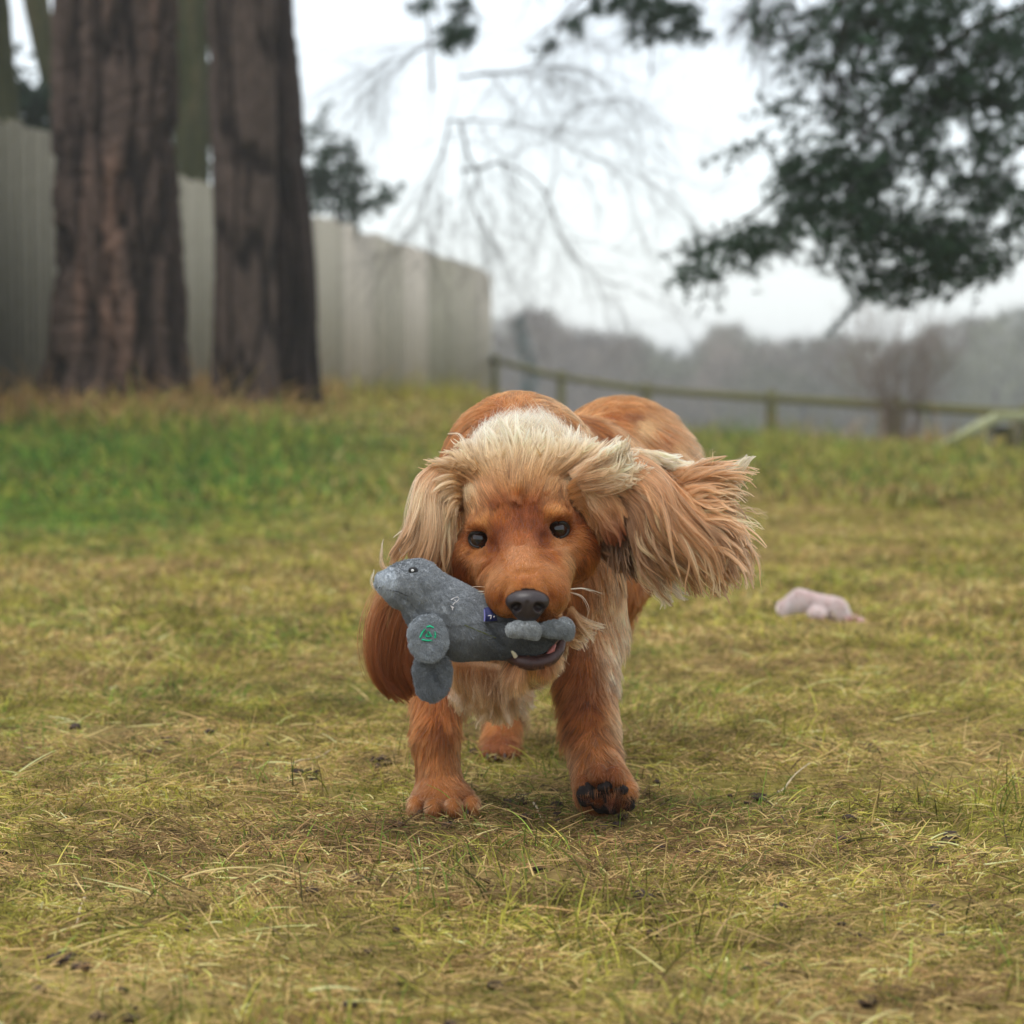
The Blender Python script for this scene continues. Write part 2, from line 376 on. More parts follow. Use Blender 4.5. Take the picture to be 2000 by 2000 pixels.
for (pa, pb, wd, d, sd, lab) in [((5, 300), (-30, -30), 42, 19.5, 61, 'mossy green trunk behind the fence at the very edge'),
                           ((130, 300), (62, -30), 26, 22, 62, 'thin mossy trunk leaning behind the fence beside the stout pine'),
                           ((362, 300), (360, -30), 34, 23, 63, 'mossy green trunk seen between the stout pine and the upright pine')]:
    t_, x, y, z = tree_root('mossy_tree', pa[0], d, lab, group=BEH)
    A0, B0 = at(*pa, d), at(*pb, d); sl = (B0 - A0) / (B0[2] - A0[2])
    pth = [A0 + sl * (zz - A0[2]) for zz in (z - .1, 1.5, 3.2, 7)]
    trunk('trunk', t_, pth, [pxw(wd, d) * 1.15, pxw(wd, d), pxw(wd, d), pxw(wd, d) * .7], sd, flare=.03, deep=.015, seg=48, rows=120, tint=(.045, .04, .028), moss=.75)

# foliage: blobs of needle sprays, placed round (px, py) at a distance
def sprays(blobs, d0, dz, rs, needle=.05, width=.006, per=46, col=(.018, .040, .022), colv=.5, dens=1.0, stretch=1.0):
    V, C = [], []
    for (bx, by, rx, ry, n) in blobs:
        for k in range(int(n * dens)):
            a = rs.rand() * 2 * np.pi; rr = math.sqrt(rs.rand())
            c = at(bx + rx * rr * math.cos(a), by + ry * rr * math.sin(a), d0 + rs.uniform(-dz, dz))
            ax = unit(A([rs.uniform(-1, .3), rs.uniform(-.6, .6), rs.uniform(-.7, .25)]))
            L = needle * rs.uniform(1.2, 2.4) * stretch
            m_ = per
            t = rs.rand(m_, 1); base = c + ax * (t - .5) * L
            dr = unit(rs.randn(m_, 3) + ax * .9); ln = needle * rs.uniform(.6, 1.1, (m_, 1))
            sd = unit(np.cross(dr, rs.randn(m_, 3))) * width * .5
            tri = np.stack([base - sd, base + sd, base + dr * ln], 1)
            V.append(tri.reshape(-1, 3)); tone = 1 + colv * (rs.rand() - .5) + .4 * (rs.rand(m_, 1) - .5)
            C.append(np.repeat(A(col) * tone, 3, 0))
    V = np.concatenate(V); return V, np.arange(len(V)).reshape(-1, 3), np.concatenate(C)
def foliage(name, parent, *a, **k):
    V, Fs, C = sprays(*a, **k); o = mesh_obj(name, V, Fs, M_leaf, smooth=False, col=C); keep(o, parent)
    o['kind'] = 'stuff'; return o
rs = np.random.RandomState(21)
def wiggle(pts, n, amp, rs_):
    pts = A(pts, dtype=float); s = np.r_[0, np.cumsum(np.linalg.norm(np.diff(pts, axis=0), axis=1))]; t = np.linspace(0, s[-1], n)
    q = np.stack([np.interp(t, s, pts[:, k]) for k in range(3)], 1)
    q += np.cumsum(rs_.randn(n, 3), 0) * amp * (s[-1] / n) ; return q
def branches(name, parent, specs, col, rs_, twigs=0, twl=.3, twr=.002, droop=-.2, levels=1, seg=5):
    parts = []; ncol = []
    for (pp, r0, r1_) in specs:
        q = wiggle(pp, 14, .12, rs_)
        parts.append(tube(q, np.linspace(r0, r1_, len(q)), seg))
        L = np.linalg.norm(q[-1] - q[0])
        def sub(q, n, l, r, lev):
            for k in range(n):
                i = rs_.randint(2, len(q) - 1); f = rs_.rand(); st = q[i] * f + q[i - 1] * (1 - f)
                tn = unit(q[i] - q[i - 1]); dr = unit(tn * .8 + rs_.randn(3) * .65 + A([0, 0, droop]))
                ll = l * rs_.uniform(.4, 1.3)
                tt = np.linspace(0, 1, 6)[:, None]
                w_ = unit(rs_.randn(3)) * .25 + A([0, 0, droop * .9])
                qq = st + dr * ll * tt + w_ * ll * tt ** 2 * .6
                parts.append(tube(qq, np.linspace(r, r * .35, 6), 3))
                if lev > 1: sub(qq, max(2, n // 3), l * .55, r * .6, lev - 1)
        if twigs: sub(q, twigs, twl, twr, levels)
    V, Fq = join(parts)
    c = A(col) * (.8 + .4 * vnoise(V, 9, 4))[:, None]
    o = mesh_obj(name, V, Fq, M_bark, col=c); keep(o, parent); return o

# overhanging pine at the right, its trunk outside the frame
d = 9.3
pt, x, y, z = tree_root('pine_tree', 2700, 9.3, 'large pine hanging dark green drooping boughs over the field from above')
trunk('trunk', pt, [(x, 9.3, z - .1), (x, 9.3, 2.0), (x + .1, 9.3, 5.5)], [.34, .3, .24], 71, flare=.12, deep=.05, seg=72, rows=160)
tx = x
bs = [([(tx, d, 3.3), at(2150, -60, d), at(1900, 60, d), at(1680, 230, d), at(1560, 370, d), at(1440, 450, d), at(1300, 505, d)], .03, .002),
      ([(tx, d, 3.0), at(2150, 180, d), at(1880, 330, d), at(1740, 400, d), at(1700, 450, d)], .022, .002),
      ([(tx, d, 3.4), at(2050, 260, d), at(1920, 400, d), at(1840, 470, d), at(1780, 500, d)], .014, .002),
      ([at(2050, -200, d), at(1640, -40, d), at(1550, 60, d), at(1548, 160, d), at(1552, 290, d)], .018, .003),
      ([at(1700, -60, d), at(1640, 60, d), at(1600, 150, d), at(1640, 260, d)], .014, .003),
      ([at(1640, -40, d), at(1560, 40, d), at(1500, 90, d), at(1470, 40, d)], .012, .003),
      ([at(1500, -60, d), at(1420, 10, d), at(1435, 60, d)], .008, .002),
      ([at(1900, 60, d), at(1800, 150, d), at(1720, 190, d)], .014, .003)]
branches('branch', pt, bs, (.05, .042, .036), rs, twigs=30, twl=.20, twr=.0018, droop=-.2, levels=2)
bl = [(1800, 60, 170, 80, 130), (1880, 140, 80, 90, 70), (1700, 30, 110, 50, 60), (1780, 190, 130, 45, 70), (1890, 260, 60, 40, 26),
      (1600, 40, 60, 50, 20), (1560, 150, 40, 60, 12), (1660, 130, 40, 60, 16),
      (1550, 320, 70, 30, 42), (1640, 350, 70, 50, 52), (1700, 300, 70, 30, 30), (1740, 240, 60, 30, 26), (1820, 330, 80, 40, 46), (1900, 400, 50, 45, 34),
      (1690, 430, 90, 40, 62), (1760, 470, 70, 32, 42), (1830, 450, 60, 25, 24), (1560, 400, 60, 30, 24), (1510, 420, 40, 26, 18),
      (1440, 445, 40, 16, 16), (1370, 462, 32, 12, 12), (1310, 475, 25, 10, 8), (1300, 518, 18, 12, 8), (1345, 520, 22, 10, 7), (1400, 490, 40, 14, 8),
      (1580, 470, 50, 40, 12), (1620, 510, 40, 30, 12), (1700, 520, 60, 22, 26), (1800, 515, 60, 22, 30), (1870, 490, 45, 20, 16), (1740, 545, 40, 12, 10),
      (1650, 560, 26, 20, 6), (1592, 592, 10, 8, 2), (1700, 570, 26, 14, 4),
      (1480, 230, 40, 40, 9), (1570, 240, 30, 60, 10), (1620, 240, 40, 40, 14), (1600, 90, 50, 60, 18), (1530, 130, 30, 60, 8), (1520, 370, 40, 30, 14), (1440, 470, 60, 14, 12), (1600, 430, 50, 40, 20), (1380, 285, 18, 12, 3), (1440, 270, 20, 14, 3), (1440, 30, 26, 30, 8), (1500, 60, 40, 50, 16), (1490, 330, 30, 20, 6)]
foliage('needles', pt, bl, d, .35, rs, needle=.046, width=.008, per=30, dens=1.05, stretch=2.2, col=(.022, .046, .024))
# second pine bough at the top, from the same side but nearer the middle
pt2, x, y, z = tree_root('pine_tree', 3300, 12.5, 'pine showing only a few dark bough tips above the bare twigs')
trunk('trunk', pt2, [(x, 12.5, z - .1), (x, 12.5, 2.0), (x + .1, 12.5, 6.0)], [.34, .3, .24], 73, flare=.12, deep=.05, seg=72, rows=160)
d = 12.5
branches('branch', pt2, [([(x, d, 5.0), at(1700, -300, d), at(1380, -120, d), at(1230, -30, d), at(1300, 60, d)], .03, .004),
                         ([at(1380, -120, d), at(1150, -60, d), at(1060, 50, d), at(1030, 80, d)], .02, .003),
                         ([at(1150, -60, d), at(900, -50, d), at(860, 30, d), at(850, 80, d)], .016, .003)], (.05, .042, .036), rs, twigs=10, twl=.25, twr=.003)
foliage('needles', pt2, [(1210, 10, 50, 30, 34), (1280, 30, 45, 30, 30), (1240, 60, 60, 22, 16), (1325, 65, 18, 10, 6), (1080, 52, 20, 14, 7), (1035, 85, 18, 12, 5),
                         (855, 70, 34, 26, 22), (880, 20, 26, 20, 8), (800, 20, 30, 20, 6), (1130, 10, 40, 18, 10)], d, .3, rs, needle=.06, width=.009, per=40, dens=.75)
# dark evergreen shrubs behind the fence
for (lab, bl, dd) in [('dark leafy evergreen beyond the fence, right of the slim pine trunk', [(640, 320, 45, 55, 80), (690, 370, 55, 28, 50), (610, 270, 30, 40, 20), (600, 350, 25, 50, 46), (740, 370, 16, 22, 8), (625, 410, 60, 40, 50), (590, 200, 40, 60, 6)], 29),
                      ('dark leafy evergreen seen between the stout and the upright pine, over the fence', [(364, 290, 30, 50, 90), (364, 250, 28, 25, 30), (362, 370, 34, 50, 60)], 24.5),
                      ('dark leafy evergreen over the fence at the far edge, beside the mossy trunks', [(40, 200, 60, 34, 90), (100, 225, 40, 26, 40), (20, 150, 20, 50, 26), (90, 180, 20, 20, 10), (40, 280, 90, 50, 80)], 21)]:
    cx = bl[0][0]; sh, x, y, z = tree_root('evergreen_tree', cx, dd, lab, group='dark evergreens behind the board fence')
    branches('trunk', sh, [([(x, dd, z), (x, dd, 1.2), at(bl[0][0], bl[0][1], dd)], .05, .02)], (.05, .045, .035), rs, twigs=8, twl=.4, twr=.006)
    foliage('foliage', sh, bl, dd, .5, rs, needle=.10, width=.035, per=18, col=(.016, .038, .018), dens=.62, stretch=1.6)
# bare tree with fine hanging twigs
bt, x, y, z = tree_root('bare_tree', 500, 21.0, 'leafless tree whose thin grey branches hang across the white sky')
trunk('trunk', bt, [(x, 21, z - .1), (x, 21, 3), (x + .4, 19, 6)], [.13, .12, .09], 91, flare=.02, deep=.01, seg=32, rows=60, tint=(.08, .075, .065))
d = 14.0; T0 = (x + .4, 19, 6)
bs = [([T0, at(850, -300, d), at(872, -40, d), at(868, 90, d), at(866, 150, d), at(848, 228, d)], .011, .006),
      ([at(848, 228, d), at(838, 260, d), at(800, 340, d), at(775, 450, d)], .006, .002),
      ([at(848, 228, d), at(940, 235, d), at(1030, 262, d), at(1110, 300, d), at(1200, 340, d), at(1290, 400, d)], .0055, .0015),
      ([at(866, 230, d), at(880, 300, d), at(900, 330, d), at(880, 380, d), at(920, 470, d)], .008, .002),
      ([at(880, 320, d), at(960, 300, d), at(1010, 330, d), at(1060, 400, d), at(1110, 490, d), at(1180, 540, d), at(1230, 530, d)], .008, .002),
      ([at(866, 140, d), at(930, 130, d), at(1010, 125, d), at(1100, 130, d), at(1170, 160, d)], .008, .002),
      ([at(1010, 125, d), at(1060, 50, d), at(1160, -20, d)], .006, .004),
      ([T0, at(650, -200, d), at(570, 20, d), at(560, 60, d), at(610, 62, d)], .014, .005),
      ([at(868, 60, d), at(800, 90, d), at(720, 120, d), at(660, 160, d)], .006, .002),
      ([at(1040, 265, d), at(1090, 200, d), at(1180, 180, d), at(1260, 230, d)], .005, .002)]
branches('branch', bt, bs, (.10, .095, .09), np.random.RandomState(5), twigs=17, twl=.6, twr=.0021, droop=-.25, levels=3, seg=5)
# ------------------------------------------------------------------ bare shrub on the ridge
sb, x, y, z = tree_root('bare_shrub', 1700, 22.5, 'leafless reddish shrub with upright twigs in front of the rail fence', cat='shrub')
r5 = np.random.RandomState(9)
st = []
for k in range(15):
    a = r5.uniform(-1, 1); e_ = (x + a * .42 + r5.randn() * .04, y + r5.uniform(-.3, .3), z + r5.uniform(.8, 1.45) * (1 - .25 * abs(a)))
    st.append(([(x + a * .1, y, z - .05), (x + a * .17, y, z + .35), e_], .008, .002))
branches('stem', sb, st, (.19, .145, .115), r5, twigs=14, twl=.42, twr=.0026, droop=.35, levels=2)

# ------------------------------------------------------------------ far woodland
def woodland():
    r = np.random.RandomState(15); V, C = [], []
    prof = [(700, 600), (940, 600), (1060, 610), (1180, 640), (1260, 680), (1320, 672), (1360, 628), (1420, 640), (1450, 672), (1520, 650), (1600, 648), (1700, 650), (1800, 620), (1932, 590), (2200, 580), (2800, 600)]
    px_, py_ = zip(*prof)
    for k in range(210):
        px = r.uniform(600, 2900) if k < 90 else r.uniform(900, 2000); d = r.uniform(125, 185)
        ty = np.interp(px, px_, py_) + r.uniform(-12, 60)
        top = at(px, ty, d); base = -6.5; H = top[2] - base
        cr = r.uniform(1.6, 3.0); tone = r.uniform(.6, 1.45); hue = A([.22, .18, .15]) if r.rand() < .6 else A([.16, .16, .10])
        n = 1100
        u = r.rand(n, 1) ** 1.0; zc = base + H * (.15 + .85 * u[:, 0]); wr_ = cr * np.sqrt(np.clip(1 - ((u[:, 0] - .45) / .56) ** 2, .02, 1))
        a = r.rand(n) * 2 * np.pi; rr = np.sqrt(r.rand(n)) * wr_
        p = np.c_[top[0] + np.cos(a) * rr, d + np.sin(a) * rr, zc]
        dr = unit(np.c_[np.cos(a) * .5, np.sin(a) * .5, np.full(n, .9)] + r.randn(n, 3) * .4); ln = r.uniform(.4, 1.1, (n, 1)); sd = unit(np.cross(dr, r.randn(n, 3))) * .035
        V.append(np.stack([p - sd, p + sd, p + dr * ln], 1).reshape(-1, 3)); C.append(np.repeat(hue * tone * (.7 + .6 * r.rand(n, 1)), 3, 0))
        # trunk
        q = box_verts(A([top[0], d, base + H * .35]), A([.12, 0, 0]), A([0, .12, 0]), A([0, 0, H * .35]))
        tf = np.concatenate([BOXF[:, [0, 1, 2]], BOXF[:, [0, 2, 3]]]); V.append(q[tf].reshape(-1, 3)); C.append(np.tile(A([.07, .06, .05]) * tone, (len(tf) * 3, 1)))
    V = np.concatenate(V)
    o = mesh_obj('woodland', V, np.arange(len(V)).reshape(-1, 3), M_leaf, smooth=False, col=np.concatenate(C))
    tag(o, 'grey leafless woodland fading into mist beyond the field', 'woodland', kind='stuff')
woodland()
ct, x, y, z = tree_root('conifer_tree', 985, 62, 'narrow blue-green conifer standing out of the misty bare woodland', cat='tree')
r = np.random.RandomState(2)
tp = at(976, 596, 62)
V, C = [], []
for k in range(380):
    u = r.rand(); zc = -3 + (tp[2] + 3) * (1 - u ** 1.2); wd = .05 + .26 * u ** 1.1
    a = r.rand() * 6.28; rr = wd * math.sqrt(r.rand()); p = A([tp[0] + .8 * u + math.cos(a) * rr, 62 + math.sin(a) * rr, zc])
    dr = unit(A([math.cos(a), math.sin(a), -.5])); sd = unit(np.cross(dr, r.randn(3))) * .04
    V.append(A([p - sd, p + sd, p + dr * .22])); C.append(np.tile(A([.09, .125, .12]) * r.uniform(.7, 1.3), (3, 1)))
V = np.concatenate(V); o = mesh_obj('foliage', V, np.arange(len(V)).reshape(-1, 3), M_leaf, smooth=False, col=np.concatenate(C)); keep(o, ct); o['kind'] = 'stuff'
v_, f_ = tube([(tp[0] + .8, 62, -3.2), (tp[0], 62, tp[2] - .1)], [.07, .01], 8); o = mesh_obj('trunk', v_, f_, M_bark, col=np.tile(A([.07, .05, .04]), (len(v_), 1))); keep(o, ct)

# ------------------------------------------------------------------ haze
hv = box_verts(A([0, 435, .25]), A([430, 0, 0]), A([0, 480, 0]), A([0, 0, 8.75]))
hz = mesh_obj('haze', hv, BOXF, None, smooth=False)
hm = bpy.data.materials.new('haze_air'); hm.use_nodes = True; ht = hm.node_tree; ht.nodes.clear()
ho = ht.nodes.new('ShaderNodeOutputMaterial'); hvn = ht.nodes.new('ShaderNodeVolumePrincipled')
hvn.inputs['Color'].default_value = (.93, .96, 1, 1); hvn.inputs['Density'].default_value = .0019; hvn.inputs['Anisotropy'].default_value = .2
ht.links.new(hvn.outputs[0], ho.inputs['Volume']); hz.data.materials.append(hm)
tag(hz, kind='stuff', label='thin pale winter haze lying over the field', cat='haze')
#@@ENDENV
# ================================================================== DOG
def SC(d): return d / F                      # metres per photo pixel at distance d
def c1(x, y): return 700 + x / 2.1463, 740 + y / 2.1463
prims = []   # (kind, params, k, subtract)
def ELL(x, y, d, rx, ry, rz, k=.012, rot=0.0, tilt=0.0, sub=False):
    """ellipsoid at photo point, radii across / in depth / up (m); rot rolls it in the picture plane (deg), tilt pitches it"""
    a, b = rad(rot), rad(tilt)
    R1 = A([[math.cos(a), 0, math.sin(a)], [0, 1, 0], [-math.sin(a), 0, math.cos(a)]])
    R2 = A([[1, 0, 0], [0, math.cos(b), -math.sin(b)], [0, math.sin(b), math.cos(b)]])
    prims.append(('e', P(x, y, d), A([rx, ry, rz]), (R1 @ R2), k, sub))
def CONE(a, b, ra, rb, k=.012, sub=False):
    prims.append(('c', P(*a), P(*b), (ra, rb), k, sub))
def dprim(pr, p):
    if pr[0] == 'e':
        q = (p - pr[1]) @ pr[3]; r = pr[2]
        k0 = np.linalg.norm(q / r, axis=-1); k1 = np.linalg.norm(q / (r * r), axis=-1)
        return k0 * (k0 - 1) / np.maximum(k1, 1e-6)
    a, b, (ra, rb) = pr[1], pr[2], pr[3]
    ab = b - a; t = np.clip(((p - a) @ ab) / (ab @ ab), 0, 1)
    return np.linalg.norm(p - a - t[..., None] * ab, axis=-1) - (ra + (rb - ra) * t)
def bounds(pr, m):
    if pr[0] == 'e': r = pr[2].max() + m; return pr[1] - r, pr[1] + r
    r = max(pr[3]) + m; return np.minimum(pr[1], pr[2]) - r, np.maximum(pr[1], pr[2]) + r
def field_grid(prims, ax):
    D = np.full([len(a) for a in ax], .05, dtype=np.float32)
    for pr in prims:
        k = pr[4]; lo, hi = bounds(pr, k + .012)
        sl = tuple(slice(max(np.searchsorted(a, l) - 1, 0), np.searchsorted(a, h) + 1) for a, l, h in zip(ax, lo, hi))
        g = np.stack(np.meshgrid(*[a[s] for a, s in zip(ax, sl)], indexing='ij'), -1).astype(np.float32)
        if g.size == 0: continue
        d = dprim(pr, g); o = D[sl]
        if not pr[5]:
            h = np.maximum(k - np.abs(o - d), 0) / k; D[sl] = np.minimum(o, d) - h * h * k * .25
        else:
            h = np.maximum(k - np.abs(o + d), 0) / k; D[sl] = np.maximum(o, -d) + h * h * k * .25
    return D
def field(prims, p):
    D = np.full(len(p), .05)
    for pr in prims:
        k = pr[4]; d = dprim(pr, p)
        if not pr[5]:
            h = np.maximum(k - np.abs(D - d), 0) / k; D = np.minimum(D, d) - h * h * k * .25
        else:
            h = np.maximum(k - np.abs(D + d), 0) / k; D = np.maximum(D, -d) + h * h * k * .25
    return D
def surface_nets(D, ax):
    nx, ny, nz = D.shape; S = D < 0
    c = np.zeros((nx - 1, ny - 1, nz - 1), np.int32)
    for a in (0, 1):
        for b in (0, 1):
            for e_ in (0, 1): c += S[a:nx - 1 + a, b:ny - 1 + b, e_:nz - 1 + e_]
    act = np.argwhere((c > 0) & (c < 8)); idm = np.full(c.shape, -1, np.int64); idm[tuple(act.T)] = np.arange(len(act))
    acc = np.zeros((len(act), 3)); cnt = np.zeros(len(act))
    i, j, k = act.T
    corners = [(a, b, e_) for a in (0, 1) for b in (0, 1) for e_ in (0, 1)]
    for ca in corners:
        for axn in range(3):
            if ca[axn]: continue
            cb = list(ca); cb[axn] = 1
            da = D[i + ca[0], j + ca[1], k + ca[2]]; db = D[i + cb[0], j + cb[1], k + cb[2]]
            m_ = (da < 0) != (db < 0); t = np.where(m_, da / np.where(m_, da - db, 1), 0)
            pos = np.stack([np.full(len(act), float(v)) for v in ca], 1); pos[:, axn] += t
            acc += pos * m_[:, None]; cnt += m_
    f = acc / cnt[:, None]
    V = np.stack([ax[q][act[:, q]] + f[:, q] * (ax[q][act[:, q] + 1] - ax[q][act[:, q]]) for q in range(3)], 1)
    Fs = []
    for axn in range(3):
        o1, o2 = (axn + 1) % 3, (axn + 2) % 3
        sl0 = [slice(None)] * 3; sl1 = [slice(None)] * 3; sl0[axn] = slice(0, -1); sl1[axn] = slice(1, None)
        ch = S[tuple(sl0)] != S[tuple(sl1)]; e_ = np.argwhere(ch)
        e_ = e_[(e_[:, o1] > 0) & (e_[:, o2] > 0) & (e_[:, o1] < D.shape[o1] - 1) & (e_[:, o2] < D.shape[o2] - 1)]
        if not len(e_): continue
        q = []
        for (u, v) in ((0, 0), (1, 0), (1, 1), (0, 1)):
            g = e_.copy(); g[:, o1] -= u; g[:, o2] -= v; q.append(idm[tuple(g.T)])
        q = np.stack(q, 1); fl = ~S[tuple(e_.T)]
        q[fl] = q[fl][:, ::-1]; Fs.append(q)
    Fs = np.concatenate(Fs)
    return V, Fs[(Fs >= 0).all(1)]
def smooth_mesh(V, Fq, it=2, lam=.5):
    E_ = np.concatenate([Fq[:, [0, 1]], Fq[:, [1, 2]], Fq[:, [2, 3]], Fq[:, [3, 0]]]); E_ = np.concatenate([E_, E_[:, ::-1]])
    deg = np.bincount(E_[:, 0], minlength=len(V))[:, None]
    for _ in range(it):
        S = np.stack([np.bincount(E_[:, 0], V[E_[:, 1], q], len(V)) for q in range(3)], 1)
        V = V + lam * (S / np.maximum(deg, 1) - V)
    return V
def face_normals(V, Fq):
    n = np.cross(V[Fq[:, 2]] - V[Fq[:, 0]], V[Fq[:, 3]] - V[Fq[:, 1]]); a = np.linalg.norm(n, axis=1)
    return n / np.maximum(a, 1e-12)[:, None], a / 2
def grad(fn, p, h=.0012):
    g = np.stack([fn(p + A(e_) * h) - fn(p - A(e_) * h) for e_ in ((1, 0, 0), (0, 1, 0), (0, 0, 1))], 1); return unit(g)

# ---- torso
ELL(1012, 930, 2.71, .077, .10, .083, .03)
ELL(1015, 1110, 2.68, .066, .10, .085, .03)
ELL(1215, 893, 3.08, .076, .085, .068, .02)
CONE((1040, 950, 2.76), (1190, 925, 3.05), .072, .060, .03)
ELL(1305, 965, 3.04, .040, .07, .062, .03)
ELL(1120, 960, 3.04, .040, .07, .062, .03)
CONE((1015, 975, 2.62), (1012, 990, 2.52), .068, .056, .02)
ELL(985, 1235, 2.64, .045, .045, .050, .03)
# ---- hind leg standing between the front legs, and the other swung up behind the raised foreleg
CONE((1110, 1020, 3.03), (1030, 1180, 2.93), .050, .034, .02)
CONE((1030, 1180, 2.93), (990, 1330, 3.08), .032, .019, .015)
CONE((990, 1330, 3.08), (978, 1450, 3.00), .018, .020, .012)
ELL(978, 1462, 2.985, .021, .030, .015, .01)
for xx in (952, 968, 986, 1003): ELL(xx, 1471, 2.955, .0070, .013, .0085, .003)
CONE((1300, 1010, 3.03), (1195, 1150, 2.93), .045, .032, .02)
CONE((1195, 1150, 2.93), (1185, 1270, 3.10), .030, .018, .015)
CONE((1185, 1270, 3.10), (1160, 1360, 3.02), .017, .019, .012)
ELL(1150, 1372, 3.0, .019, .026, .015, .01)
# ---- planted front leg (left in the picture)
CONE((905, 1010, 2.68), (868, 1230, 2.69), .048, .036, .02)
CONE((868, 1230, 2.69), (850, 1440, 2.61), .032, .0195, .015)
CONE((850, 1440, 2.61), (860, 1545, 2.60), .0195, .0225, .012)
ELL(866, 1560, 2.585, .030, .028, .017, .012)
for xx, yy, dd in ((812, 1576, 2.562), (847, 1580, 2.540), (885, 1580, 2.540), (921, 1575, 2.562)): ELL(xx, yy, dd, .0082, .018, .0100, .0015)
# ---- raised front leg (right in the picture), paw turned up so the pads show
CONE((1115, 1040, 2.67), (1140, 1230, 2.67), .050, .040, .02)
CONE((1140, 1230, 2.67), (1152, 1420, 2.59), .036, .0225, .015)
CONE((1152, 1420, 2.59), (1168, 1510, 2.545), .0225, .024, .012)
ELL(1180, 1545, 2.535, .028, .020, .021, .012, rot=-20)
for xx, yy, dd in ((1140, 1535, 2.522), (1168, 1512, 2.514), (1203, 1517, 2.514), (1227, 1545, 2.522)): ELL(xx, yy, dd, .0085, .013, .0105, .003, rot=-10)
# ---- skull
HD = 2.42
ELL(1012, 972, 2.500, .053, .058, .043, .015, rot=-7)
ELL(1014, 1005, 2.462, .046, .036, .032, .015, rot=-7)
ELL(945, 1024, 2.439, .015, .013, .0080, .010, rot=-14)
ELL(1081, 1004, 2.437, .015, .013, .0080, .010, rot=2)
ELL(936, 1082, 2.449, .013, .011, .007, .010, rot=8)
ELL(1094, 1064, 2.447, .013, .011, .007, .010, rot=-14)
ELL(942, 1092, 2.470, .029, .034, .032, .015)
ELL(1103, 1072, 2.468, .030, .034, .033, .015)
ELL(1015, 1050, 2.452, .030, .030, .026, .012)
CONE((1016, 1070, 2.440), (1027, 1135, 2.375), .0270, .0205, .018)
ELL(1028, 1150, 2.368, .021, .024, .016, .012)
# flews
ELL(992, 1160, 2.380, .0190, .032, .0205, .011, rot=14)
ELL(1069, 1155, 2.380, .0190, .032, .0205, .011, rot=-18)
ELL(972, 1128, 2.425, .0165, .028, .018, .022)
ELL(1080, 1115, 2.423, .0165, .028, .018, .022)
ELL(1030, 1190, 2.366, .0125, .016, .010, .006)
# lower jaw and mouth opening
CONE((1030, 1210, 2.475), (1042, 1286, 2.408), .030, .0205, .012)
ELL(1044, 1292, 2.392, .0195, .019, .015, .008)
ELL(1030, 1243, 2.375, .030, .052, .0125, .006, sub=True)
# eye sockets and small stop wrinkles
EYES = [(937, 1053), (1090, 1034)]
_pre = list(prims)
def ray_hit(x, y, d0=2.30, d1=2.6, prs=None):
    ds = np.linspace(d0, d1, 1500); p = np.stack([P(x, y, d) for d in ds]); f = field(prs or prims, p)
    i = np.argmax(f < 0); return ds[i]
eye_pos = []
for ex, ey in EYES:
    dd = ray_hit(ex, ey, prs=_pre); eye_pos.append((ex, ey, dd + .0066))
    ELL(ex, ey, dd + .0030, .0100, .0085, .0082, .006, sub=True)
for (x0, y0, x1, y1, rr_) in ((978, 1190, 986, 1140, .0028), (1081, 1184, 1070, 1134, .0028), (1010, 1120, 1042, 1116, .0022), (962, 1088, 934, 1122, .0034), (1072, 1072, 1100, 1108, .0030), (1014, 985, 1016, 1058, .0050), (958, 1066, 964, 1078, .0044), (1068, 1050, 1064, 1064, .0044), (918, 1082, 950, 1086, .0024), (1078, 1066, 1110, 1060, .0022)):
    d0, d1 = ray_hit(x0, y0, prs=_pre), ray_hit(x1, y1, prs=_pre)
    CONE((x0, y0, d0 + .0002 - rr_ * .35), (x1, y1, d1 + .0002 - rr_ * .35), rr_, rr_ * .8, .006, sub=True)
axs = [axis([(-.135, -.05, 34), (-.05, .09, 80), (.09, .235, 40)]), axis([(2.325, 2.58, 120), (2.58, 3.2, 130)]), axis([(-.005, .10, 48), (.10, .34, 120), (.34, .44, 26)])]
Dg = field_grid(prims, axs)
DV, DF = surface_nets(Dg, axs); DV = smooth_mesh(DV, DF, 1, .4)
dog = empty('dog', (.02, 2.7, 0.0))
tag(dog, 'golden red spaniel running forwards, ears flying, with a grey seal toy in its mouth', 'dog')

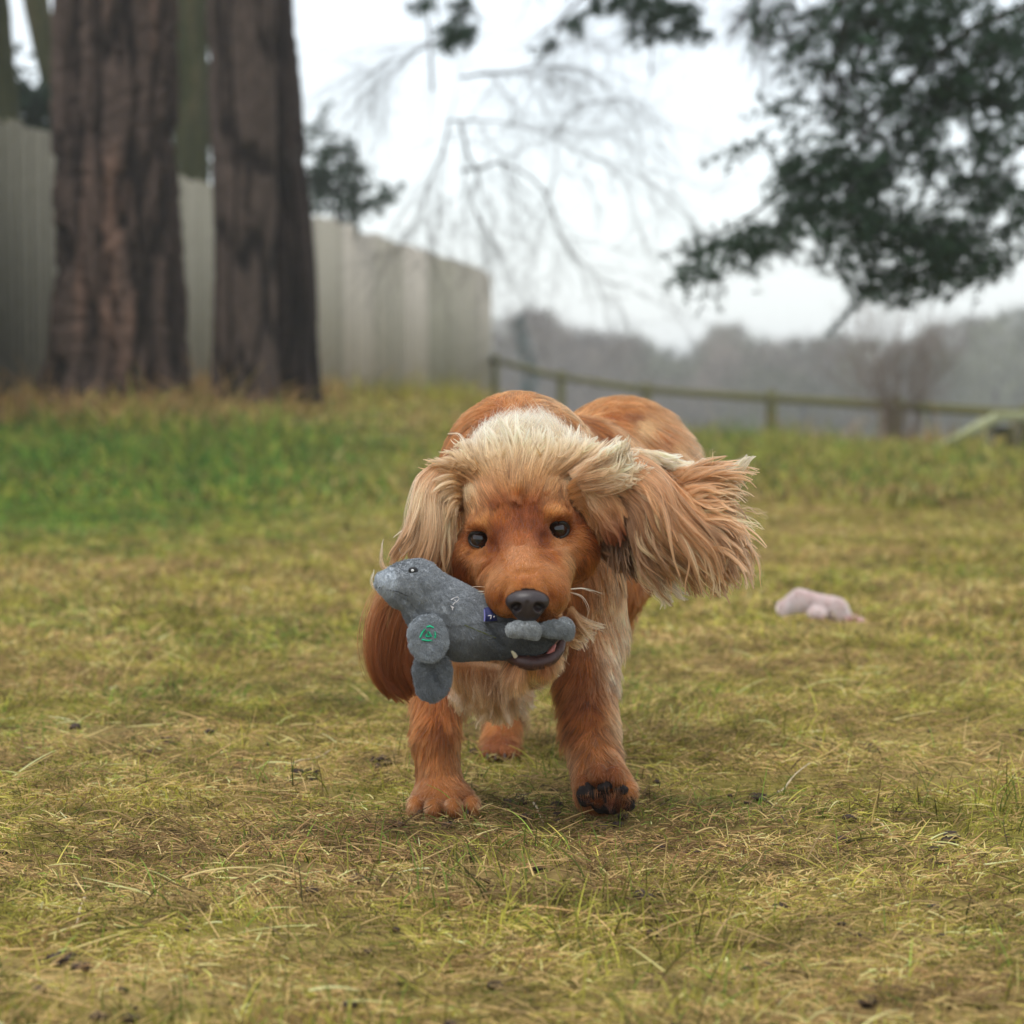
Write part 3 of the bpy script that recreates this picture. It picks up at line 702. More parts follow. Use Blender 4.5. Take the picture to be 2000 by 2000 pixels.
# ---- coat map: x, y, flow dx, dy (picture plane), length mm, lift, root colour, tip colour
OR = (.45, .175, .055); DO = (.34, .105, .024); GO = (.56, .27, .10); LG = (.68, .42, .21); CR = (.88, .66, .42); PA = (.95, .81, .61); RB = (.25, .085, .032); TN = (.58, .32, .16)
DR = (.20, .055, .012); MU = (.64, .35, .19)
COAT = [
 # face, crease shade beside nose and cheeks put into the fur colour
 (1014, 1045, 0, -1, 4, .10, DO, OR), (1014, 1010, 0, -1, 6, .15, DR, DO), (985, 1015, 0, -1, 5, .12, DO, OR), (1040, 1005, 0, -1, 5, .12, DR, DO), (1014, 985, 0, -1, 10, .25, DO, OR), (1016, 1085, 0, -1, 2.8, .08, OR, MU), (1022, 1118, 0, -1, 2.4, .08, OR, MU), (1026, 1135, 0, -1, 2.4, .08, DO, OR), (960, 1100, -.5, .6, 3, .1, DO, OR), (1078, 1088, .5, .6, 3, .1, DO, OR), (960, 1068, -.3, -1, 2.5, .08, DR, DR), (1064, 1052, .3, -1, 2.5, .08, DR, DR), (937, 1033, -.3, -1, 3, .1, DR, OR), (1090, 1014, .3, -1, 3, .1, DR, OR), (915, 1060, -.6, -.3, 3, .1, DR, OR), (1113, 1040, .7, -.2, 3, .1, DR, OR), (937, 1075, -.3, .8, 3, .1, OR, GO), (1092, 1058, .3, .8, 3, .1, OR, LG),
 (940, 1020, -.5, -1, 6, .12, GO, GO), (900, 1020, -.8, -.8, 8, .15, DO, OR), (1085, 1000, .5, -1, 6, .12, GO, GO), (1130, 1010, .7, -.8, 8, .15, DO, OR),
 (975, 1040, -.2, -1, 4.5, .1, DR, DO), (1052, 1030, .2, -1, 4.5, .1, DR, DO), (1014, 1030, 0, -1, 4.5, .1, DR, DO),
 (905, 1070, -.8, .5, 5, .10, OR, GO), (1130, 1050, .9, .3, 5, .10, OR, GO), (930, 1100, -.6, .8, 5, .10, OR, GO), (1110, 1095, .7, .7, 5, .10, GO, LG), (1140, 1100, .7, .7, 8, .12, OR, OR),
 (960, 1120, -.5, .7, 4, .1, OR, GO), (1090, 1110, .6, .6, 4, .1, OR, GO), (990, 1150, -.7, .5, 2.6, .10, OR, GO), (1072, 1145, .7, .5, 2.6, .10, OR, GO), (979, 1168, -.4, .9, 2.4, .1, DO, OR), (1080, 1160, .4, .9, 2.4, .1, DO, OR),
 (985, 1195, -.4, .9, 2.8, .15, OR, GO), (1080, 1185, .4, .9, 2.8, .15, OR, GO), (1030, 1140, 0, -1, 2.5, .08, OR, GO),
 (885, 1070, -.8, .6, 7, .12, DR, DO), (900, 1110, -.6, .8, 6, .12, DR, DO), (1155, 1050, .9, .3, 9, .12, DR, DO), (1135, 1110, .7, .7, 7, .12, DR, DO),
 # forehead to topknot
 (1014, 965, 0, -1, 20, .22, OR, LG), (960, 972, -.6, -1, 16, .2, OR, TN), (1070, 962, .6, -1, 17, .2, OR, LG), (920, 985, -.8, -.8, 18, .25, GO, CR), (1115, 965, .9, -.7, 20, .3, GO, CR),
 (1014, 935, .02, -1, 36, .24, GO, CR), (960, 940, -.5, -1, 34, .24, GO, CR), (1075, 930, .5, -1, 36, .24, GO, CR), (905, 950, -.9, -.5, 30, .2, TN, CR), (1130, 940, .85, -.5, 40, .25, TN, CR),
 (1014, 900, .02, -1, 52, .35, LG, PA), (950, 910, -.42, -.9, 48, .35, LG, PA), (1085, 900, .45, -.9, 50, .35, LG, PA),
 # back and shoulders
 (1010, 800, .05, -.6, 9, .04, OR, GO), (1010, 770, .1, -.6, 7, .03, OR, GO), (900, 850, -.3, .6, 9, .04, OR, OR), (870, 920, -.2, 1, 12, .06, OR, OR), (1110, 830, .7, -.1, 10, .04, OR, GO),
 (1160, 800, .2, -.4, 8, .04, OR, GO), (1230, 800, .5, .4, 9, .04, OR, GO), (1230, 870, .2, 1, 15, .08, TN, LG), (1300, 860, .5, 1, 22, .08, OR, TN), (1345, 900, .7, .8, 26, .1, TN, LG),
 (1300, 950, .3, 1, 24, .1, TN, CR), (1200, 950, .1, 1, 20, .1, OR, TN),
 (1236, 813, .3, .8, 6, .04, RB, DR), (1258, 832, .3, 1, 12, .06, LG, LG), (1205, 822, .2, .8, 9, .05, DO, OR), (1162, 832, .5, .6, 9, .05, DR, DO), (1120, 800, .5, .2, 9, .05, GO, LG), (1060, 790, .3, -.2, 8, .04, OR, LG), (960, 810, -.2, .2, 8, .04, DO, OR), (930, 850, -.3, .6, 9, .05, OR, GO), (1320, 880, .6, .9, 16, .08, LG, CR),  # rump hollow, crease and shoulder shading lines put into the coat colour
 # chest and throat
 (960, 1300, -.1, 1, 26, .14, TN, LG), (1010, 1290, .05, 1, 24, .14, OR, TN), (900, 1290, -.2, 1, 24, .12, LG, LG), (985, 1350, .1, 1, 30, .12, TN, LG), (940, 1340, 0, 1, 28, .12, TN, LG), (1000, 1230, 0, 1, 16, .1, OR, TN),
 (1042, 1325, .1, 1, 12, .3, LG, CR), (1085, 1300, .6, .8, 10, .2, OR, LG), (1000, 1320, -.3, 1, 12, .3, GO, CR), (1042, 1300, 0, 1, 4, .1, GO, LG),
 # planted leg
 (850, 1320, -.15, 1, 14, .12, OR, OR), (850, 1400, -.15, 1, 12, .12, OR, OR), (850, 1470, -.1, 1, 10, .12, OR, GO), (800, 1400, -.6, .9, 16, .2, OR, TN), (900, 1420, .2, 1, 11, .12, OR, OR), (860, 1530, 0, 1, 6, .10, OR, TN), (866, 1560, 0, 1, 5, .12, OR, TN), (866, 1580, 0, 1, 4.5, .16, OR, LG), (829, 1584, 0, 1, 3, .1, DR, DR), (866, 1590, 0, 1, 3, .1, DR, DR), (903, 1584, 0, 1, 3, .1, DR, DR),  # dark points between the toes put crevice shade into the fur colour
 (925, 1575, .3, 1, 4.5, .16, OR, LG), (808, 1575, -.3, 1, 4.5, .16, OR, LG),
 # raised leg
 (1120, 1180, .1, 1, 14, .1, OR, OR), (1180, 1200, .2, 1, 16, .12, GO, CR), (1200, 1300, .15, 1, 14, .12, TN, CR), (1130, 1300, .0, 1, 14, .12, OR, OR), (1090, 1300, -.2, 1, 18, .14, RB, OR), (1150, 1400, .05, 1, 12, .12, OR, OR),
 (1200, 1400, .15, 1, 12, .14, TN, LG), (1100, 1400, -.3, .9, 16, .2, RB, OR), (1150, 1470, .1, 1, 9, .14, OR, TN), (1110, 1480, -.3, .9, 14, .2, RB, OR), (1175, 1520, .1, .8, 4, .15, RB, OR), (1190, 1592, .1, 1, 9, .2, RB, RB), (1235, 1560, .4, .7, 5, .2, OR, TN),
 (1070, 1200, 0, 1, 16, .1, RB, OR), (1060, 1290, 0, 1, 16, .1, RB, OR),
 (1030, 1180, 0, 1, 12, .1, OR, OR, 2.90), (1000, 1330, 0, 1, 12, .1, OR, TN, 3.05), (1195, 1150, 0, 1, 12, .1, OR, OR, 2.90), (1100, 1080, 0, 1, 12, .1, OR, TN, 2.85), (950, 1200, 0, 1, 14, .1, OR, TN, 2.85), (1180, 1300, 0, 1, 10, .1, OR, OR, 3.05), (985, 1330, 0, 1, 14, .1, OR, TN, 2.80),
 # hind leg between
 (975, 1400, 0, 1, 12, .12, OR, OR), (978, 1460, 0, 1, 7, .14, RB, OR), (1150, 1380, 0, 1, 10, .12, RB, OR),
]
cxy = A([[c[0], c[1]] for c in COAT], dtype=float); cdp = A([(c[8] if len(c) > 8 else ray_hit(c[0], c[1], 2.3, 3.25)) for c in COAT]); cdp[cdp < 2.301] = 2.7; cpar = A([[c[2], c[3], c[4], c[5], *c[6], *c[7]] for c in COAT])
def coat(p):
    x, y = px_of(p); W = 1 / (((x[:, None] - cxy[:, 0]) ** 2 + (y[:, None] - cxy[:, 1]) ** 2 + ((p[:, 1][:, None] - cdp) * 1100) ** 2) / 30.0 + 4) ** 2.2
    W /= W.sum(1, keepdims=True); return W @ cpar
PADS = ((1190, 1566, 2.5190, .0175, .0060, .0125), (1147, 1553, 2.5120, .0098, .0060, .0112), (1181, 1537, 2.5075, .0068, .0048, .0052), (1212, 1542, 2.508, .0060, .0048, .0052), (1230, 1568, 2.5165, .0058, .0048, .0080), (1128, 1440, 2.574, .005, .004, .006))
def dark_mask(p):
    """1 where bare skin shows: mouth, eye rims, nose"""
    m_ = dprim(('e', P(1030, 1246, 2.385), A([.031, .058, .0155]), np.eye(3), 0, 0), p) < 0
    for (x_, y_, d_, rx, ry, rz) in PADS[:5]: m_ |= dprim(('e', P(x_, y_, d_), A([rx * .95, .014, rz * .95]), np.eye(3), 0, 0), p) < 0
    for ex, ey, dd in eye_pos: m_ |= np.linalg.norm(p - P(ex, ey, dd), axis=1) < .0104
    m_ |= dprim(('e', P(1030, 1180, 2.345), A([.0175, .018, .0135]), np.eye(3), 0, 0), p) < 0
    return m_
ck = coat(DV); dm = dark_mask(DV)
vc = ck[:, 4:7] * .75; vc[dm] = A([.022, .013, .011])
body = mesh_obj('body', DV, DF, M_skin, col=vc); keep(body, dog)

# ---- fur on the body
fn, fa_ = face_normals(DV, DF)
def body_fur(name, n, sel_fn, rmul, wgt_fn, seed, clump, cl_amt, k=6, jitter=.25, lmul=1.0, tiprad=.25, tv=.26):
    r = np.random.RandomState(seed)
    ctr = DV[DF].mean(1); w_ = fa_ * sel_fn(ctr) * wgt_fn(ctr); w_ /= w_.sum()
    fi = r.choice(len(DF), n, p=w_); a, b = r.rand(n, 1), r.rand(n, 1); q = DV[DF[fi]]
    p = q[:, 0] * (1 - a) * (1 - b) + q[:, 1] * a * (1 - b) + q[:, 2] * a * b + q[:, 3] * (1 - a) * b
    ok = ~dark_mask(p); p = p[ok]; fi = fi[ok]; n = len(p)
    nr = grad(lambda z: field(prims, z), p)
    def grow(p, nr, r, jit):
        c = coat(p); m_ = len(p)
        fl = np.c_[c[:, 0], np.zeros(m_), -c[:, 1]]
        fl = fl + np.c_[fbm(p, 40, 3) - .5, fbm(p, 40, 8) - .5, fbm(p, 40, 13) - .5] * .55 + r.randn(m_, 3) * jit * .4
        fl = unit(fl - nr * (fl * nr).sum(1, keepdims=True))
        lf = (c[:, 3] * (1 + .5 * r.randn(m_) * jit * 2))[:, None]
        L = (c[:, 2] * .001 * lmul * (1 + .5 * (fbm(p, 55, 21) - .5)) * (1 + .25 * r.randn(m_)))[:, None]; L = np.clip(L, .0015, .075)
        t = np.linspace(0, 1, k)[None, :, None]
        d0 = fl * (1 - lf)[:] + nr * (lf + .12)
        long = np.clip((L[:, :, None] - .02) / .03, 0, 1)
        P_ = p[:, None, :] + L[:, :, None] * (d0[:, None, :] * t + (fl[:, None, :] * .25 - nr[:, None, :] * (lf[:, :, None] * .55)) * t ** 2)
        # soft wave in the long hair
        ph = 6.28 * fbm(p, 30, 44)[:, None, None]; sd = unit(np.cross(fl, nr))[:, None, :]
        P_ = P_ + sd * long * L[:, :, None] * .07 * np.sin(ph + t * 5.0) * t
        return P_, c, L
    Pn, c, L = grow(p, nr, r, jitter)
    # clumps
    nc = max(20, int(n / clump)); ci = r.choice(n, nc, replace=False); Pc, _, _ = grow(p[ci], nr[ci], r, jitter * .6)
    kd = kdtree.KDTree(nc)
    for i, q_ in enumerate(p[ci]): kd.insert(q_, i)
    kd.balance(); near = np.fromiter((kd.find(q_)[1] for q_ in p), dtype=np.int64, count=n)
    t = np.linspace(0, 1, k)[None, :, None]; Ci = Pc[near]
    Pn = Pn + (Ci - Pn) * (cl_amt * t ** 1.4) * (.6 + .4 * r.rand(n, 1, 1)) * np.clip(c[:, 2] / 10, .45, 1)[:, None, None]
    tt = np.linspace(0, 1, k)[None, :, None]
    root, tip = c[:, None, 4:7], c[:, None, 7:10]
    col = root * (1 - tt) + tip * tt
    tone = (1 + tv * r.randn(n) * (.4 + .6 * np.clip(c[:, 2] / 12, 0, 1)) + .35 * (fbm(p, 70, 91) - .5) + .9 * tv * r.randn(nc)[near] * np.clip(c[:, 2] / 9, 0.4, 1))[:, None, None]
    col = np.clip(col * np.clip(tone, .45, 1.6), 0.004, .93)
    base = (.00011 + .00002 * r.randn(n))[:, None] * rmul
    prof = (1 - (1 - tiprad) * np.linspace(0, 1, k) ** 1.5)[None, :]
    return strands(name, Pn, np.clip(base, .00004, 1) * prof, col, M_fur, body)
def z_face(p):  # finer, denser on the head
    x, y = px_of(p); return ((p[:, 1] < 2.56) & (y < 1345) & (p[:, 2] > .10)).astype(float)
def front(p, nrm=None): return 1.0
fcz = (fn[:, 1] < .35).astype(float)
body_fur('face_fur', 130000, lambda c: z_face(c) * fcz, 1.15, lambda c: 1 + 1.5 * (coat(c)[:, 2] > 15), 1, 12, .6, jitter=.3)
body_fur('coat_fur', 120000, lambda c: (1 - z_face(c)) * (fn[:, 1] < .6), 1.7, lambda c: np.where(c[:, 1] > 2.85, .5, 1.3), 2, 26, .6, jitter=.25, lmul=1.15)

# ---- hair that follows guide strands, in locks
def resample(g, k):
    g = A(g, dtype=float); s = np.r_[0, np.cumsum(np.linalg.norm(np.diff(g, axis=0), axis=1))]; s /= s[-1]; t = np.linspace(0, 1, k)
    q = np.stack([np.interp(t, s, g[:, j]) for j in range(3)], 1)
    for _ in range(2): q[1:-1] = .25 * q[:-2] + .5 * q[1:-1] + .25 * q[2:]
    return q
def locks(name, guides, n, nclump, parent, colr, seed, thick=.006, spread=.005, wave=.004, wfreq=2.0, rad0=.00013, k=14, lvar=.25, fray=.0, stray=.04, start=0.0, splay=.006, tone=.26, hug=False, ycol=None, pull=.72, ucol=None, phr=.75):
    r = np.random.RandomState(seed)
    if hug: guides = [[(a_, b_, (ray_hit(a_, b_) - .0015 if b_ > 895 and 2.31 < ray_hit(a_, b_) < 2.495 else c_)) for a_, b_, c_ in g] for g in guides]
    G = np.stack([resample([P(*q) for q in g], 24) for g in guides]); ng = len(G)
    u = r.rand(nclump) * (ng - 1); u = np.clip(u + .0, 0, ng - 1.001); i = u.astype(int); f = (u - i)[:, None, None]
    f = f * f * (3 - 2 * f) if False else f
    C = G[i] * (1 - f) + G[i + 1] * f
    C = C + A([0, 1, 0]) * (r.uniform(-1, 1, nclump) * thick)[:, None, None]
    ln = 1 - lvar * r.rand(nclump); st = start * r.rand(nclump) ** .7
    tt = np.linspace(0, 1, k)
    s = (st[:, None] + (ln - st)[:, None] * tt[None, :]) * 23; j = np.clip(s.astype(int), 0, 22); fr = (s - j)[:, :, None]
    Cc = C[np.arange(nclump)[:, None], j] * (1 - fr) + C[np.arange(nclump)[:, None], j + 1] * fr
    tan = unit(np.gradient(Cc, axis=1)); sx = unit(np.cross(tan, A([0, 1., 0]))); sy = np.cross(tan, sx)
    ph = (6.28 * 1.1 * u / ng + phr * r.randn(nclump))[:, None, None]; wf = wfreq * (1 + .3 * r.randn(nclump, 1, 1)); wa = wave * (1 + .4 * r.randn(nclump, 1, 1))
    T = tt[None, :, None]
    Cc = Cc + (sx * np.sin(ph + wf * 6.28 * T) + sy * .6 * np.cos(ph * 1.7 + wf * 6.28 * T)) * wa * T
    nsup = max(4, nclump // 7); su = (r.rand(nsup)) * (ng - 1); sdp = r.uniform(-1, 1, nsup)
    own = np.argmin(np.abs(u[:, None] - su[None]) * 1.0 + .35 * np.abs(r.uniform(-1, 1, nclump)[:, None] - sdp[None]), 1)
    S0 = r.randn(nsup, 1, 1); S1 = r.randn(nsup, 1, 1)
    cen = np.zeros((nsup, k, 3)); cnt_ = np.bincount(own, minlength=nsup).clip(1)[:, None, None]; np.add.at(cen, own, Cc); cen = cen / cnt_
    Cc = Cc + (cen[own] - Cc) * (pull * T ** 1.1)
    Cc = Cc + (sx * S0[own] + sy * S1[own]) * splay * T ** 2 + (sx * r.randn(nclump, 1, 1) + sy * r.randn(nclump, 1, 1)) * splay * .35 * T ** 2
    stone = r.randn(nsup)[own]
    ci = r.randint(0, nclump, n); off = r.randn(n, 2); off /= np.maximum(1, np.linalg.norm(off, axis=1, keepdims=True) / 1.8)
    w_ = spread * (1 - .9 * T ** 1.6) * (.55 + .9 * r.rand(nclump))[ci][:, None, None]
    w_ = w_ + fray * spread * T ** 3
    st_ = (r.rand(n) < stray)[:, None, None]; w_ = w_ * np.where(st_, 1 + 3 * T, 1)
    Hh = Cc[ci] + sx[ci] * off[:, 0][:, None, None] * w_ + sy[ci] * off[:, 1][:, None, None] * w_
    cr, cm, ctp = [A(c) for c in colr]
    colc = np.where(T < .5, cr * (1 - 2 * T) + cm * 2 * T, cm * (2 - 2 * T) + ctp * (2 * T - 1))
    tone = (1 + tone * .7 * stone[ci] + tone * .5 * r.randn(nclump)[ci] + .14 * r.randn(n))[:, None, None]
    if ycol is not None:
        xx_, yy_ = px_of(Hh.reshape(-1, 3)); kx = [q[0] for q in ycol]; colc = np.stack([np.interp(yy_, kx, [q[1][j] for q in ycol]) for j in range(3)], 1).reshape(n, k, 3)
    col = np.clip(colc * np.clip(tone, .5, 1.6) * (1 if ucol is None else np.interp(u[ci], np.linspace(0, ng - 1, len(ucol)), ucol)[:, None, None]), .004, .93)
    prof = (.45 + .55 * sstep(tt, 0, .25)) * (1 - .8 * tt ** 2)[None, :]
    return strands(name, Hh, np.clip(rad0 * (1 + .2 * r.randn(n, 1)), .00005, 1) * prof, col, M_fur, parent)
def flap(name, guides, frac, parent, color, thick=.003, k=14):
    """ear leather: a sheet through the guides, given thickness"""
    G = np.stack([resample([P(*q) for q in g], 24)[:max(3, int(24 * frac))] for g in guides]); a, b, _ = G.shape
    nb_ = 24; u = np.linspace(0, a - 1.001, nb_); i = u.astype(int); f = (u - i)[:, None, None]; G = G[i] * (1 - f) + G[i + 1] * f; a = nb_
    du = np.gradient(G, axis=0); dv = np.gradient(G, axis=1); nn = unit(np.cross(du, dv)); ed = np.minimum(np.linspace(0, 1, a) * (a - 1), (a - 1) * (1 - np.linspace(0, 1, a)))[:, None, None]
    th = thick * np.clip(ed / 3, .15, 1)
    top, bot = (G + nn * th / 2).reshape(-1, 3), (G - nn * th / 2).reshape(-1, 3)
    idx = np.arange(a * b).reshape(a, b); q = np.stack([idx[:-1, :-1], idx[1:, :-1], idx[1:, 1:], idx[:-1, 1:]], -1).reshape(-1, 4)
    o_ = a * b; rim = np.concatenate([idx[0, :], idx[1:, -1], idx[-1, :-1][::-1], idx[1:-1, 0][::-1]]); rn = np.roll(rim, -1)
    Fq = np.concatenate([q, q[:, ::-1] + o_, np.stack([rim, rn, rn + o_, rim + o_], 1)])
    V = np.concatenate([top, bot]); o = mesh_obj(name, V, Fq, M_skin, col=np.tile(A(color), (len(V), 1))); keep(o, parent); return o

def g1(pts): return [(*c1(x, y), d) for x, y, d in pts]
# left ear: pale upper part in front of the shoulder, brown lower part swinging out behind the toy
EL = [g1([(400, 440, 2.475), (392, 560, 2.465), (400, 680, 2.46), (410, 760, 2.462), (385, 860, 2.47)]),
      g1([(380, 410, 2.475), (345, 500, 2.455), (340, 640, 2.448), (330, 740, 2.45), (300, 860, 2.46)]),
      g1([(350, 390, 2.475), (290, 470, 2.455), (280, 600, 2.445), (260, 700, 2.447), (200, 800, 2.455)]),
      g1([(330, 380, 2.480), (262, 450, 2.46), (245, 560, 2.448), (225, 680, 2.447), (160, 760, 2.452)]),
      g1([(320, 370, 2.485), (250, 420, 2.465), (232, 520, 2.455), (200, 660, 2.447), (110, 760, 2.452), (90, 820, 2.46)])]
earL = flap('ear', EL, .85, dog, A(OR) * .7, .004)
locks('ear_hair', EL, 22000, 800, earL, (TN, (.80, .57, .36), (.66, .42, .25)), 11, thick=.007, spread=.0019, wave=.0030, wfreq=1.2, lvar=.3, tone=.26, splay=.004)
EL2 = [g1([(385, 780, 2.475), (330, 950, 2.48), (300, 1120, 2.475), (290, 1230, 2.47), (280, 1320, 2.472)]),
       g1([(360, 760, 2.47), (270, 900, 2.475), (215, 1080, 2.468), (200, 1230, 2.465), (250, 1335, 2.47)]),
       g1([(320, 760, 2.465), (190, 900, 2.470), (130, 1050, 2.462), (115, 1210, 2.46), (150, 1300, 2.463), (230, 1340, 2.468)]),
       g1([(300, 760, 2.46), (140, 900, 2.465), (75, 1060, 2.46), (70, 1190, 2.458), (100, 1280, 2.46), (180, 1335, 2.465)]),
       g1([(260, 760, 2.46), (100, 900, 2.462), (55, 1030, 2.458), (52, 1150, 2.456), (75, 1250, 2.458), (140, 1318, 2.462)])]
earL2 = flap('ear_fringe', EL2, .85, dog, A(RB) * .6, .008)
locks('ear_hair', EL2, 26000, 900, earL2, ((.54, .25, .10), (.42, .17, .062), (.27, .095, .034)), 12, thick=.008, spread=.0034, wave=.0022, wfreq=1.0, lvar=.15, stray=.06, rad0=.00013, splay=.003, tone=.22, pull=.35, phr=.5)
locks('ear_hair', [g1([(240, 800, 2.452), (150, 860, 2.455), (90, 930, 2.455), (60, 1010, 2.455)]), g1([(230, 860, 2.452), (160, 900, 2.455), (100, 985, 2.455), (50, 1080, 2.455)]),
                   g1([(200, 850, 2.452), (110, 880, 2.455), (60, 960, 2.455), (45, 1010, 2.455)])], 1800, 36, earL2, (GO, TN, LG), 13, thick=.006, spread=.003, wave=.002, lvar=.5)
locks('ear_hair', [g1([(150, 800, 2.44), (95, 790, 2.44), (98, 720, 2.44), (105, 655, 2.44)]), g1([(170, 800, 2.44), (110, 800, 2.44), (92, 740, 2.44), (103, 665, 2.44)])], 50, 4, earL2, (TN, CR, PA), 14, thick=.002, spread=.0016, wave=.0006, splay=.001)
locks('ear_hair', [g1([(120, 880, 2.44), (70, 880, 2.44), (50, 855, 2.44), (60, 790, 2.44)]), g1([(120, 900, 2.44), (80, 895, 2.44), (52, 865, 2.44), (62, 800, 2.44)])], 40, 3, earL2, (TN, CR, PA), 15, thick=.002, spread=.0013, wave=.0006, splay=.001)
locks('ear_hair', [g1([(300, 520, 2.45), (240, 600, 2.45), (180, 690, 2.45), (200, 720, 2.45)]), g1([(280, 640, 2.45), (200, 690, 2.45), (145, 740, 2.45), (160, 770, 2.45)]), g1([(280, 700, 2.445), (180, 740, 2.445), (170, 700, 2.445), (230, 680, 2.445)])], 110, 9, earL, (CR, PA, PA), 16, thick=.003, spread=.0008, wave=.002)

# right ear: thrown out to the side, folded, with curling ends
ER = [g1([(960, 560, 2.475), (1000, 680, 2.48), (1060, 760, 2.475), (1140, 790, 2.47), (1200, 800, 2.465)]),
      g1([(965, 500, 2.47), (1080, 540, 2.47), (1140, 640, 2.455), (1165, 740, 2.45), (1195, 810, 2.45), (1290, 900, 2.45), (1340, 930, 2.45)]),
      g1([(970, 450, 2.468), (1110, 470, 2.455), (1200, 560, 2.435), (1215, 700, 2.43), (1310, 800, 2.43), (1400, 860, 2.435), (1440, 960, 2.44), (1460, 1010, 2.44)]),
      g1([(980, 410, 2.468), (1130, 420, 2.45), (1250, 500, 2.425), (1270, 640, 2.42), (1370, 740, 2.425), (1450, 810, 2.43), (1480, 950, 2.44), (1510, 1020, 2.44)]),
      g1([(980, 370, 2.47), (1150, 380, 2.45), (1260, 460, 2.43), (1300, 600, 2.425), (1420, 700, 2.43), (1510, 790, 2.435), (1520, 940, 2.44), (1560, 1010, 2.44)]),
      g1([(985, 340, 2.475), (1150, 340, 2.46), (1270, 430, 2.45), (1340, 590, 2.44), (1460, 660, 2.44), (1570, 760, 2.44), (1550, 900, 2.445), (1590, 980, 2.445)]),
      g1([(990, 320, 2.48), (1160, 310, 2.47), (1300, 430, 2.46), (1400, 560, 2.45), (1520, 590, 2.445), (1610, 700, 2.45), (1580, 850, 2.45), (1620, 900, 2.45)])]
earR = flap('ear', ER, .5, dog, A(RB) * .35, .004)
locks('ear_hair', ER, 38000, 1000, earR, (TN, (.60, .33, .17), (.72, .45, .26)), 21, thick=.010, spread=.0019, wave=.0070, wfreq=1.35, lvar=.5, stray=.06, splay=.007, tone=.30, phr=.4, ucol=[.4, .5, .8, 1, 1, 1.05, 1.05])  # ucol darkens inner locks: dark fur plus inner-ear shadow put into colour
locks('ear_hair', [g1([(955, 460, 2.455), (1010, 560, 2.45), (1090, 640, 2.445), (1130, 740, 2.445)]), g1([(960, 430, 2.455), (1080, 500, 2.445), (1130, 600, 2.44), (1160, 700, 2.44)]), g1([(965, 470, 2.455), (985, 600, 2.452), (1040, 700, 2.45), (1100, 770, 2.45)])],
      2600, 40, earR, (CR, TN, RB), 22, thick=.004, spread=.0038, wave=.002, lvar=.4)
# back part of the right ear: the ends blown outwards
EB = [g1([(1200, 420, 2.50), (1300, 400, 2.49), (1400, 390, 2.48), (1520, 390, 2.47), (1600, 460, 2.465), (1640, 500, 2.465)]),
      g1([(1210, 470, 2.50), (1310, 450, 2.485), (1420, 420, 2.475), (1530, 440, 2.465), (1600, 500, 2.46)]),
      g1([(1240, 560, 2.495), (1320, 500, 2.48), (1400, 450, 2.465), (1520, 470, 2.46), (1590, 520, 2.46)]),
      g1([(1260, 640, 2.49), (1320, 590, 2.475), (1400, 520, 2.46), (1500, 520, 2.455), (1590, 560, 2.455), (1610, 640, 2.455)]),
      g1([(1270, 690, 2.485), (1340, 620, 2.47), (1450, 590, 2.455), (1550, 610, 2.45), (1610, 700, 2.45), (1600, 780, 2.45)]),
      g1([(1280, 700, 2.48), (1360, 660, 2.465), (1470, 650, 2.45), (1550, 720, 2.445), (1590, 820, 2.445), (1550, 900, 2.45)]),
      g1([(1290, 760, 2.48), (1380, 730, 2.465), (1460, 780, 2.455), (1530, 880, 2.45), (1560, 930, 2.45)])]
EB = [[P_ if P_[0] < 1330 else (P_[0] + (P_[0] - 1330) * .16, P_[1] + 6, P_[2]) for P_ in g] for g in EB]
earB = flap('ear_fringe', EB, .5, dog, A(OR) * .6, .004)
locks('ear_hair', EB, 38000, 1000, earB, ((.42, .17, .065), (.62, .35, .18), (.74, .48, .29)), 23, thick=.012, spread=.0019, wave=.0070, wfreq=1.3, lvar=.5, stray=.06, splay=.009, tone=.30, phr=.4)
# pale hair on top of the ear, and the long wisps blowing away from it
locks('ear_hair', [g1([(1080, 330, 2.46), (1180, 300, 2.47), (1240, 360, 2.47), (1330, 400, 2.47)]), g1([(1190, 330, 2.51), (1300, 350, 2.505), (1420, 370, 2.50), (1540, 370, 2.49)]), g1([(1200, 380, 2.51), (1310, 390, 2.505), (1420, 400, 2.49), (1500, 410, 2.48)])],
      7000, 260, earB, (LG, CR, PA), 24, thick=.010, spread=.0020, wave=.003, lvar=.55, splay=.005)
locks('ear_hair', [g1([(1420, 400, 2.47), (1530, 380, 2.465), (1600, 350, 2.46), (1630, 335, 2.46)]), g1([(1450, 410, 2.47), (1560, 430, 2.465), (1620, 390, 2.46), (1655, 320, 2.46), (1700, 290, 2.46)])], 420, 9, earB, (CR, PA, PA), 25, thick=.003, spread=.0030, wave=.001, splay=.003)
locks('ear_hair', [g1([(880, 400, 2.44), (1000, 330, 2.44), (1120, 290, 2.45), (1200, 210, 2.45)]), g1([(900, 430, 2.44), (1030, 390, 2.44), (1130, 330, 2.445), (1180, 250, 2.45)]), g1([(930, 460, 2.44), (1060, 440, 2.44), (1160, 420, 2.44), (1280, 340, 2.45)]), g1([(950, 480, 2.445), (1080, 470, 2.44), (1200, 400, 2.44), (1290, 420, 2.445)])],
      10000, 420, earR, (TN, CR, PA), 26, thick=.006, spread=.0018, wave=.003, lvar=.6, splay=.006, start=.45)
